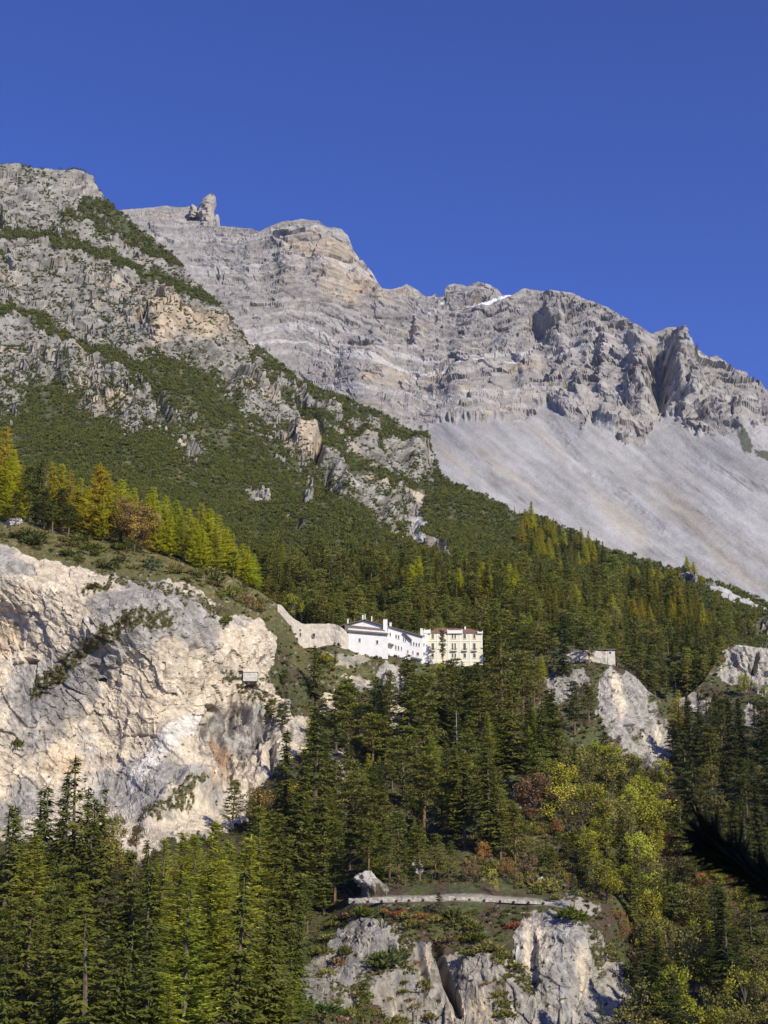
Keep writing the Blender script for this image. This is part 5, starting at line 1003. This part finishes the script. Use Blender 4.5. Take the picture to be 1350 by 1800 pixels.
# -- small stone house on the knoll with its walls
Yk = 553.0
kh = empty('stone_hut', (0, 0, 0)); tag(kh, 'small pale hut with flat dark roof at the tip of the knoll', 'hut')
a, c = wx_(1068.5, 1150, Yk), wx_(1081, 1150, Yk); z0, z1 = wz_(1070, 1174, Yk), wz_(1070, 1142.5, Yk)
MB().box(a, c, Yk, Yk+6, z0, z1).build('wall', M_trimwall, kh); MB().box(wx_(1050, 1140, Yk), c+.45, Yk-.7, Yk+6.5, z1, z1+.4).build('roof', M_roof, kh)
window(kh, 1072.5, 1147.5, 4.0, 4.0, Yk, None, 2, False)
kw = ribbon('knoll_wall', [(992, 1168, 1153, 552), (1010, 1170, 1145, 551.5), (1030, 1172, 1143, 551), (1068, 1176, 1145, 551.5)], M_stone, 1, None, .25, 60, 21); tag(kw, 'grey rubble retaining wall on the knoll left of the flat roofed hut', 'wall')
pw = ribbon('parapet_wall', [(893, 1166, 1157, 549), (915, 1165, 1155, 549), (940, 1162, 1151.5, 549)], M_pale, .8, None, .12, 40, 25); tag(pw, 'low pale parapet wall among trees right of the yellow hotel', 'wall')
sh = empty('ruined_hut', (0, 0, 0)); tag(sh, 'pale broken masonry hut half hidden by trees right of the yellow hotel', 'hut')
Yq = float(mid.at(955, 1122)[1])-2
prism_wall([(943, 1128), (965, 1128), (965, 1104), (959, 1108), (956, 1103), (947, 1106)], Yq, 4, 'wall', M_white, sh); MB().box(wx_(950, 1115, Yq), wx_(953, 1115, Yq), Yq-.06, Yq+.02, wz_(950, 1119, Yq), wz_(950, 1112, Yq)).build('opening', M_dark, sh)  # dark plate on the wall, its colour standing for the shade inside
# -- the walled road
M_roadwall = noisy_mat('road_wall_stone', (.52, .47, .38), 1.3, .55, .95, .5)
rw = ribbon('road_wall', [(613, 1588, 1579.5, 331), (660, 1587, 1577.5, 330.5), (720, 1585, 1576, 330), (790, 1583.5, 1575, 329.6), (850, 1585, 1578, 329.6), (910, 1588, 1581.5, 330), (960, 1590, 1585, 331), (1002, 1594, 1588.5, 332.5)], M_roadwall, .5, None, .12, 260, 31)
tag(rw, 'long pale stone parapet wall along the road above the lower crag', 'wall')
for i, xp in enumerate([622, 647, 671, 697, 719, 744, 772, 800, 825, 851, 879, 903, 929, 955, 980]):
    r = np.array([(613, 1588, 331), (720, 1585, 330), (790, 1583.5, 329.6), (850, 1585, 329.6), (910, 1588, 330), (960, 1590, 331), (1002, 1594, 332.5)], float)
    yb = np.interp(xp, r[:, 0], r[:, 1])-2; Yw = np.interp(xp, r[:, 0], r[:, 2]); c = P3(xp, yb, Yw)
    th = np.linspace(0, 2*np.pi, 9)[:-1]; V = np.concatenate([np.stack([c[0]+np.cos(th)*q, np.full(8, Yw+dy), c[2]+np.sin(th)*q*1.1], -1) for q, dy in ((.30, -.22), (.30, .1))])
    Fq = [tuple(range(8))]+[(k, (k+1) % 8, 8+(k+1) % 8, 8+k) for k in range(8)]
    me = bpy.data.meshes.new('drain_hole'); me.from_pydata([tuple(q) for q in V], [], Fq); me.update(); link('drain_hole', me, M_dark, rw)  # closed dark disc; the shade of the hole is painted
# ------------------------------------------------------------------ boulders, dead trees, saplings, rock needle
def boulder(x, y, wpx, hpx, layer, label, m=None, seed=1):
    p = layer.at(x, y); k = p[1]/F
    bm_ = bpy.data.meshes.new('boulder'); import bmesh
    b = bmesh.new(); bmesh.ops.create_icosphere(b, subdivisions=4, radius=1); 
    co = np.array([v.co for v in b.verts]); fa_, ca_, ea_ = facets(co[:, 0]*1.3+seed*7.3, co[:, 1]*1.3, co[:, 2]*1.3, seed); fb_, _, _ = facets(co[:, 0]*3.1+seed*7.3, co[:, 1]*3.1, co[:, 2]*3.1, seed+1)
    co = co*(1+.42*fa_+.14*fb_)[:, None]*np.array([wpx*k/2, wpx*k/2.4, hpx*k/2])
    for v, c in zip(b.verts, co): v.co = c
    b.to_mesh(bm_); b.free()
    o = link('boulder', bm_, m or M_boulder); o.location = p+np.array([0, 0, hpx*k*.36]); return tag(o, label, 'boulder')
M_boulder = noisy_mat('boulder_rock', (.50, .465, .41), 1.2, .4, .95, .5)
boulder(735, 1535, 20, 26, fr, 'pale upright boulder on the slope above the walled road', None, 3)
boulder(823, 1450, 20, 18, fr, 'whitish boulder between trunks high above the walled road', None, 5)
boulder(651, 1570, 36, 26, fr, 'large rounded rock beside the left end of the road', None, 8)
boulder(455, 870, 24, 15, mid, 'lone pale boulder in the dwarf pine of the green slope', None, 11)
boulder(950, 1556, 12, 14, fr, 'small grey boulder near the right end of the road', None, 14)
boulder(488, 1745, 26, 24, fr, 'grey boulder among bushes left of the lower crag', None, 17)
boulder(1190, 1030, 30, 12, mid, 'pale rock block among larches below the scree', None, 19)
boulder(688, 1228, 34, 60, fr, 'tall grey rock stump below the white house', None, 23)
boulder(1215, 1250, 30, 18, fr, 'pale rock between knoll and side cliff', None, 29)
boulder(25, 922, 26, 16, fr, 'grey rock at left end of the cliff top meadow', None, 31)
def snag(x, y, hpx, layer, label, lean=(.0, .0), cat='dead tree', name='dead_tree', thick=.012, stubs=9, m=None):
    p = layer.at(x, y); H = hpx*p[1]/F/.97; root = empty(name, p); tag(root, label, cat)
    tip = np.array([lean[0]*H, lean[1]*H, H]); link('trunk', tubes('trunk', [([(0, 0, -1), tuple(tip*.5+np.array([.1, 0, 0])), tuple(tip)], [H*thick, H*thick*.75, H*thick*.35])]), m or M_dead, root)
    for i in range(stubs):
        f = rnd(.35, .95); az = rnd(0, 6.28); l = H*.09*rnd(.5, 1.4)*(1.2-f); s = tip*f
        link('branch', tubes('branch', [([tuple(s), tuple(s+np.array([math.cos(az)*l, math.sin(az)*l, l*rnd(-.3, .4)]))], [H*.004, H*.001])]), m or M_dead, root)
    return root
snag(69, 905, 95, fr, 'bare grey leaning dead trunk between larches on the cliff top', (.11, 0))
snag(803, 1360, 100, fr, 'bare silver dead trunk rising from dark spruces below yellow hotel', (0, 0), thick=.011)
snag(1184, 1790, 60, fr, 'pale crooked dead trunk at lower right below the autumn wood', (.08, 0), thick=.016)
snag(615, 1425, 54, fr, 'short bare dead trunk with forked tip in the middle slope', (.02, 0), thick=.016)
snag(1255, 1745, 60, fr, 'thin pale dead trunk standing among lower right trees', (0, 0), thick=.009, stubs=4)
sap = [(695, 1612, 26), (750, 1618, 30), (772, 1610, 24), (850, 1622, 32), (865, 1612, 26), (822, 1615, 30), (790, 1612, 22), (935, 1622, 26), (945, 1628, 30), (664, 1606, 18), (735, 1560, 30), (760, 1555, 26), (790, 1566, 34), (840, 1560, 26), (905, 1566, 22), (880, 1560, 24), (820, 1556, 22), (780, 1548, 24)]
for i, (x, y, h) in enumerate(sorted(sap)):
    below = y > 1590; grp = [q for q in sorted(sap) if (q[1] > 1590) == below]; k = grp.index((x, y, h))
    ORD = ['first', 'second', 'third', 'fourth', 'fifth', 'sixth', 'seventh', 'eighth', 'ninth', 'tenth', 'eleventh', 'twelfth']
    snag(x, y, h, fr, f"thin leafless sapling {'just below' if below else 'just above'} the road wall, {ORD[k]} of {len(grp)} from the left", (rnd(-.04, .04), 0), 'sapling', 'bare_sapling', .014, 5, M_bark)['group'] = 'bare saplings along the road wall'
# the needle on the skyline
def needle(rows, Y, depth, seed):
    V = []; n = 20
    for (y, x0, x1) in rows:
        a, c = P3(x0, y, Y), P3(x1, y, Y); th = np.linspace(0, 2*np.pi, n+1)[:-1]
        ctr = (a+c)/2; rx = (c[0]-a[0])/2
        V.append(np.stack([ctr[0]+np.sign(np.cos(th))*np.abs(np.cos(th))**.85*rx, Y+depth*np.sin(th)*(.5+.5*rx/12), np.full(n, a[2])], -1))
    V = np.array(V); f1, _, _ = facets(V[..., 0]/14, V[..., 1]/14, V[..., 2]/16, seed); f2, _, _ = facets(V[..., 0]/6, V[..., 1]/6, V[..., 2]/8, seed+3)
    V[..., 0] += f1*1.0+f2*1.1; V[..., 1] += f1*5+f2*4
    nr = len(rows); idx = np.arange(nr*n).reshape(nr, n); q = np.stack([idx[:-1], np.roll(idx[:-1], -1, 1), np.roll(idx[1:], -1, 1), idx[1:]], -1).reshape(-1, 4)
    top = np.array([[V[-1, :, 0].mean(), Y, V[-1, 0, 2]+1.5]]); k = nr*n
    return [tuple(v) for v in np.concatenate([V.reshape(-1, 3), top])], [tuple(f) for f in q]+[(idx[-1, i], idx[-1, (i+1) % n], k) for i in range(n)]
def rowsof(pts, n=26):
    p = np.array(pts, float); y = np.linspace(p[0, 0], p[-1, 0], n); o = np.argsort(p[:, 0])
    return [(yy, np.interp(yy, p[o, 0], p[o, 1]), np.interp(yy, p[o, 0], p[o, 2])) for yy in y]
M_needlerock = noisy_mat('needle_rock', (.43, .385, .31), .05, .4, .95, .8, (.29, .27, .24))
Yn = float(far.at(365, 388)[1])+6
ne = empty('rock_needle', (0, 0, 0)); tag(ne, 'pale tooth shaped rock needle standing on the far ridge', 'rock needle')
for nm, pts, dp, sd in [('blade', [(412, 353, 382), (390, 352, 377), (376, 348.5, 376), (364, 350, 378), (355, 355, 379.5), (349, 362, 379.5), (345.5, 370, 378)], 16, 3), ('side_block', [(385, 332, 350), (374, 333, 349), (366, 334, 347), (363.5, 337, 344)], 12, 7), ('step', [(415, 374, 388), (395, 375, 386.5), (386, 376, 386), (379, 377, 384)], 12, 9)]:
    v, f = needle(rowsof(pts), Yn if nm == 'blade' else Yn+8, dp, sd); me = bpy.data.meshes.new(nm); me.from_pydata(v, [], f); me.update(); link(nm, me, M_needlerock, ne)
# ------------------------------------------------------------------ the viewer's own hillside and the pine that leans into the picture
gx, gy = np.meshgrid(np.linspace(-60, 60, 70), np.linspace(-60, 110, 90)); gz = -1.75-.5*np.maximum(gy-1.0, 0)+.12*np.minimum(gy+2, 0)*-1-np.abs(gx)*.05+noise2(gx/5, gy/5, 900)*.25*(np.hypot(gx, gy) > 3)
i = np.arange(gx.size).reshape(gx.shape); q = np.stack([i[:-1, :-1], i[:-1, 1:], i[1:, 1:], i[1:, :-1]], -1).reshape(-1, 4)
tag(link('ground', mesh_np('ground', np.stack([gx, gy, gz], -1).reshape(-1, 3), q, True), noisy_mat('ground_soil', (.10, .085, .045), 1.5, .5)), kind='structure')
op = empty('overhanging_pine', (1.7, -1.3, -1.7)); tag(op, 'dark blurred pine twig hanging in from the right edge close to viewer', 'pine tree')
M_twig = foliage_mat('pine_needles', (.010, .013, .006), .4, trans=.03)  # near-black: the shade on the twig is put into the needle colour
base = np.array(op.location); B = Leaves(); tb = []
tip = P3(1243, 1478, 1.02); mid1 = P3(1300, 1520, 1.0); root1 = P3(1372, 1572, .97); root2 = np.array([.75, .35, -.12])
link('trunk', tubes('trunk', [([(0, 0, -.4), (.05, 0, 2.5), (.1, -.1, 6.5)], [.16, .13, .03])]), M_pinebark, op)
pts = [np.array([1.72, -1.25, .35]), root2, root1, mid1, tip]
link('branch', tubes('branch', [([tuple(p-base) for p in pts], [.03, .012, .005, .0035, .002])]), M_bark, op)
ctl = np.array([tip, P3(1270, 1497, 1.01), mid1, P3(1335, 1545, .985), root1, P3(1430, 1612, .95)])
for s in np.linspace(0, 1, 1000):
    k = s*(len(ctl)-1); j = min(int(k), len(ctl)-2); p = ctl[j]+(ctl[j+1]-ctl[j])*(k-j); ax = ctl[j]-ctl[j+1]; ax /= np.linalg.norm(ax)
    u = np.cross(ax, [0, 0, 1.]); u /= np.linalg.norm(u); v = np.cross(ax, u)
    for m in range(3):
        th = rnd(0, 6.28); d = ax*rnd(.4, .9)+(u*math.cos(th)+v*math.sin(th))*rnd(.5, .8); far_ = m == 2 and rnd(0, 1) < .3
        B.add(p-base, d, rnd(.024, .036) if far_ else rnd(.006, .013), rnd(.0035, .005) if far_ else rnd(.003, .005), rng.normal(0, 1, 3), rnd(0, 1))
link('twig_needles', B.mesh('twig_needles'), M_twig, op)
K = Leaves()
for i in range(90):
    m = 60; q = rng.normal(0, 1, (m, 3)); q /= np.linalg.norm(q, axis=1, keepdims=True)
    c0 = P3(1300, 1530, 1.0)+SUNV*rnd(2.5, 5.2)+rng.normal(0, .27, 3)-base
    K.add(c0+q*rnd(0, .3, (m, 1)), q, rnd(.06, .11, m), rnd(.012, .02, m), rng.normal(0, 1, (m, 3)), rnd(0, 1, m))
link('crown', K.mesh('crown'), M_twig, op)  # unseen needle clumps, added on the sun side to shade the twig

# ------------------------------------------------------------------ the air
hz = MB().box(-2600, 2600, -200, 4300, -80, 1500).build('haze', None); tag(hz, kind='stuff')
hm_ = bpy.data.materials.new('air'); hm_.use_nodes = True; hn = hm_.node_tree.nodes; hn.remove(hn['Principled BSDF'])
pv = hn.new('ShaderNodeVolumePrincipled'); pv.inputs['Density'].default_value = HAZE; pv.inputs['Color'].default_value = (.78, .87, 1, 1); pv.inputs['Anisotropy'].default_value = .2
hm_.node_tree.links.new(pv.outputs[0], [q for q in hn if q.type == 'OUTPUT_MATERIAL'][0].inputs['Volume']); hz.data.materials.append(hm_)

# ------------------------------------------------------------------ labels for every tree and bush
KW = {'spruce_tree': 'spruce', 'larch_tree': 'larch', 'pine_tree': 'pine', 'broadleaf_tree': 'broadleaf tree', 'bush': 'bush'}
PAL = {'dark green': SPR, 'blackish green': SPRD, 'mid green': PIN, 'yellow green': LAR, 'golden': GOLD, 'orange': ORNG, 'fresh green': LARG, 'yellowish': YG, 'olive': OL, 'brown': BR, 'rust red': RST, 'light green': LG}
def colour_word(c):
    c = np.array(c); c = c/np.linalg.norm(c)*.5+c*2
    best = min(PAL, key=lambda k: np.linalg.norm(np.array(PAL[k])/np.linalg.norm(PAL[k])*.5+np.array(PAL[k])*2-c)); return best
def place_word(t):
    x, y, z = t['x'], t['y'], t['zone']
    if z == 'crest': return 'on the meadow above the big cliff' if y < 1000 or x > 300 else 'on the face of the big cliff'
    if z == 'behind':
        for lim, w in ((605, 'behind the stone bastion'), (740, 'in the wood behind the white house'), (860, 'in the wood behind the yellow hotel'), (960, 'in the wood right of the yellow hotel'), (1085, 'in the wood behind the knoll wall'), (1170, 'in the wood right of the flat roofed hut'), (9999, 'in the wood above the side cliff')):
            if x < lim: return w
    if z == 'grove': return 'in the crest grove under the scree' if y < 1010 and x < 1090 else ('in the lower golden grove under the scree' if y > 1054 else 'along the scree edge')
    if z == 'slope':
        if y > 1590: return 'on the crag below the road'
        if y > 1500 and x > 600: return 'just above the walled road'
        if x < 620: return 'on the slope right of the big cliff'
        if y < 1260: return 'close below the hotel'
        if x > 930: return 'on the slope below the knoll'
        return 'on the middle slope between hotel and road' if y < 1400 else 'on the lower slope above the road'
    if z == 'gully': return 'in the autumn wood below the knoll' if y < 1480 else ('in the autumn wood beside the road' if y < 1620 else 'in the autumn wood right of the crag')
    if z == 'right': return 'in the dark stand right of the knoll'
    if z == 'right_low': return 'in the shady wood at lower right'
    return 'at the foot of the big cliff' if y < 1620 else ('in the lower left wood' if x < 250 else 'in the wood left of the crag')
NUMW = ['first', 'second', 'third', 'fourth', 'fifth', 'sixth', 'seventh', 'eighth', 'ninth', 'tenth', 'eleventh', 'twelfth', 'thirteenth', 'fourteenth', 'fifteenth', 'sixteenth', 'seventeenth', 'eighteenth', 'nineteenth', 'twentieth']
def nth(i): return NUMW[i] if i < 20 else (f'{i+1}' + {1: 'st', 2: 'nd', 3: 'rd'}.get((i+1) % 10, 'th'))
sets = {}
for t in TREES:
    t['pl'] = place_word(t); t['cw'] = colour_word(t['col'])
    sets.setdefault((t['kind'], t['pl']), []).append(t)
for (k, pl), l in sets.items():
    hs = sorted(t['h'] for t in l); lo, hi = hs[len(hs)//3], hs[2*len(hs)//3]
    sub = {}
    for t in l:
        sz = '' if len(l) < 3 else ('tall ' if t['h'] >= hi else ('short ' if t['h'] < lo else 'mid-sized '))
        sub.setdefault(sz+t['cw']+' '+KW[k]+' '+pl, []).append(t)
    for lab_, q in sub.items():
        q.sort(key=lambda t: t['x'])
        for i, t in enumerate(q):
            s = lab_ if len(q) == 1 else (lab_+(', left one' if i == 0 else ', right one') if len(q) == 2 else lab_+f', {nth(i)} from left' if len(lab_.split()) < 14 else lab_+f', {nth(i)}')
            tag(t['o'], s, 'tree' if k != 'bush' else 'bush', {'bush': 'bushes ', 'broadleaf_tree': 'broadleaf trees '}.get(k, {'spruce_tree': 'spruces ', 'larch_tree': 'larches ', 'pine_tree': 'pines '}.get(k))+pl)
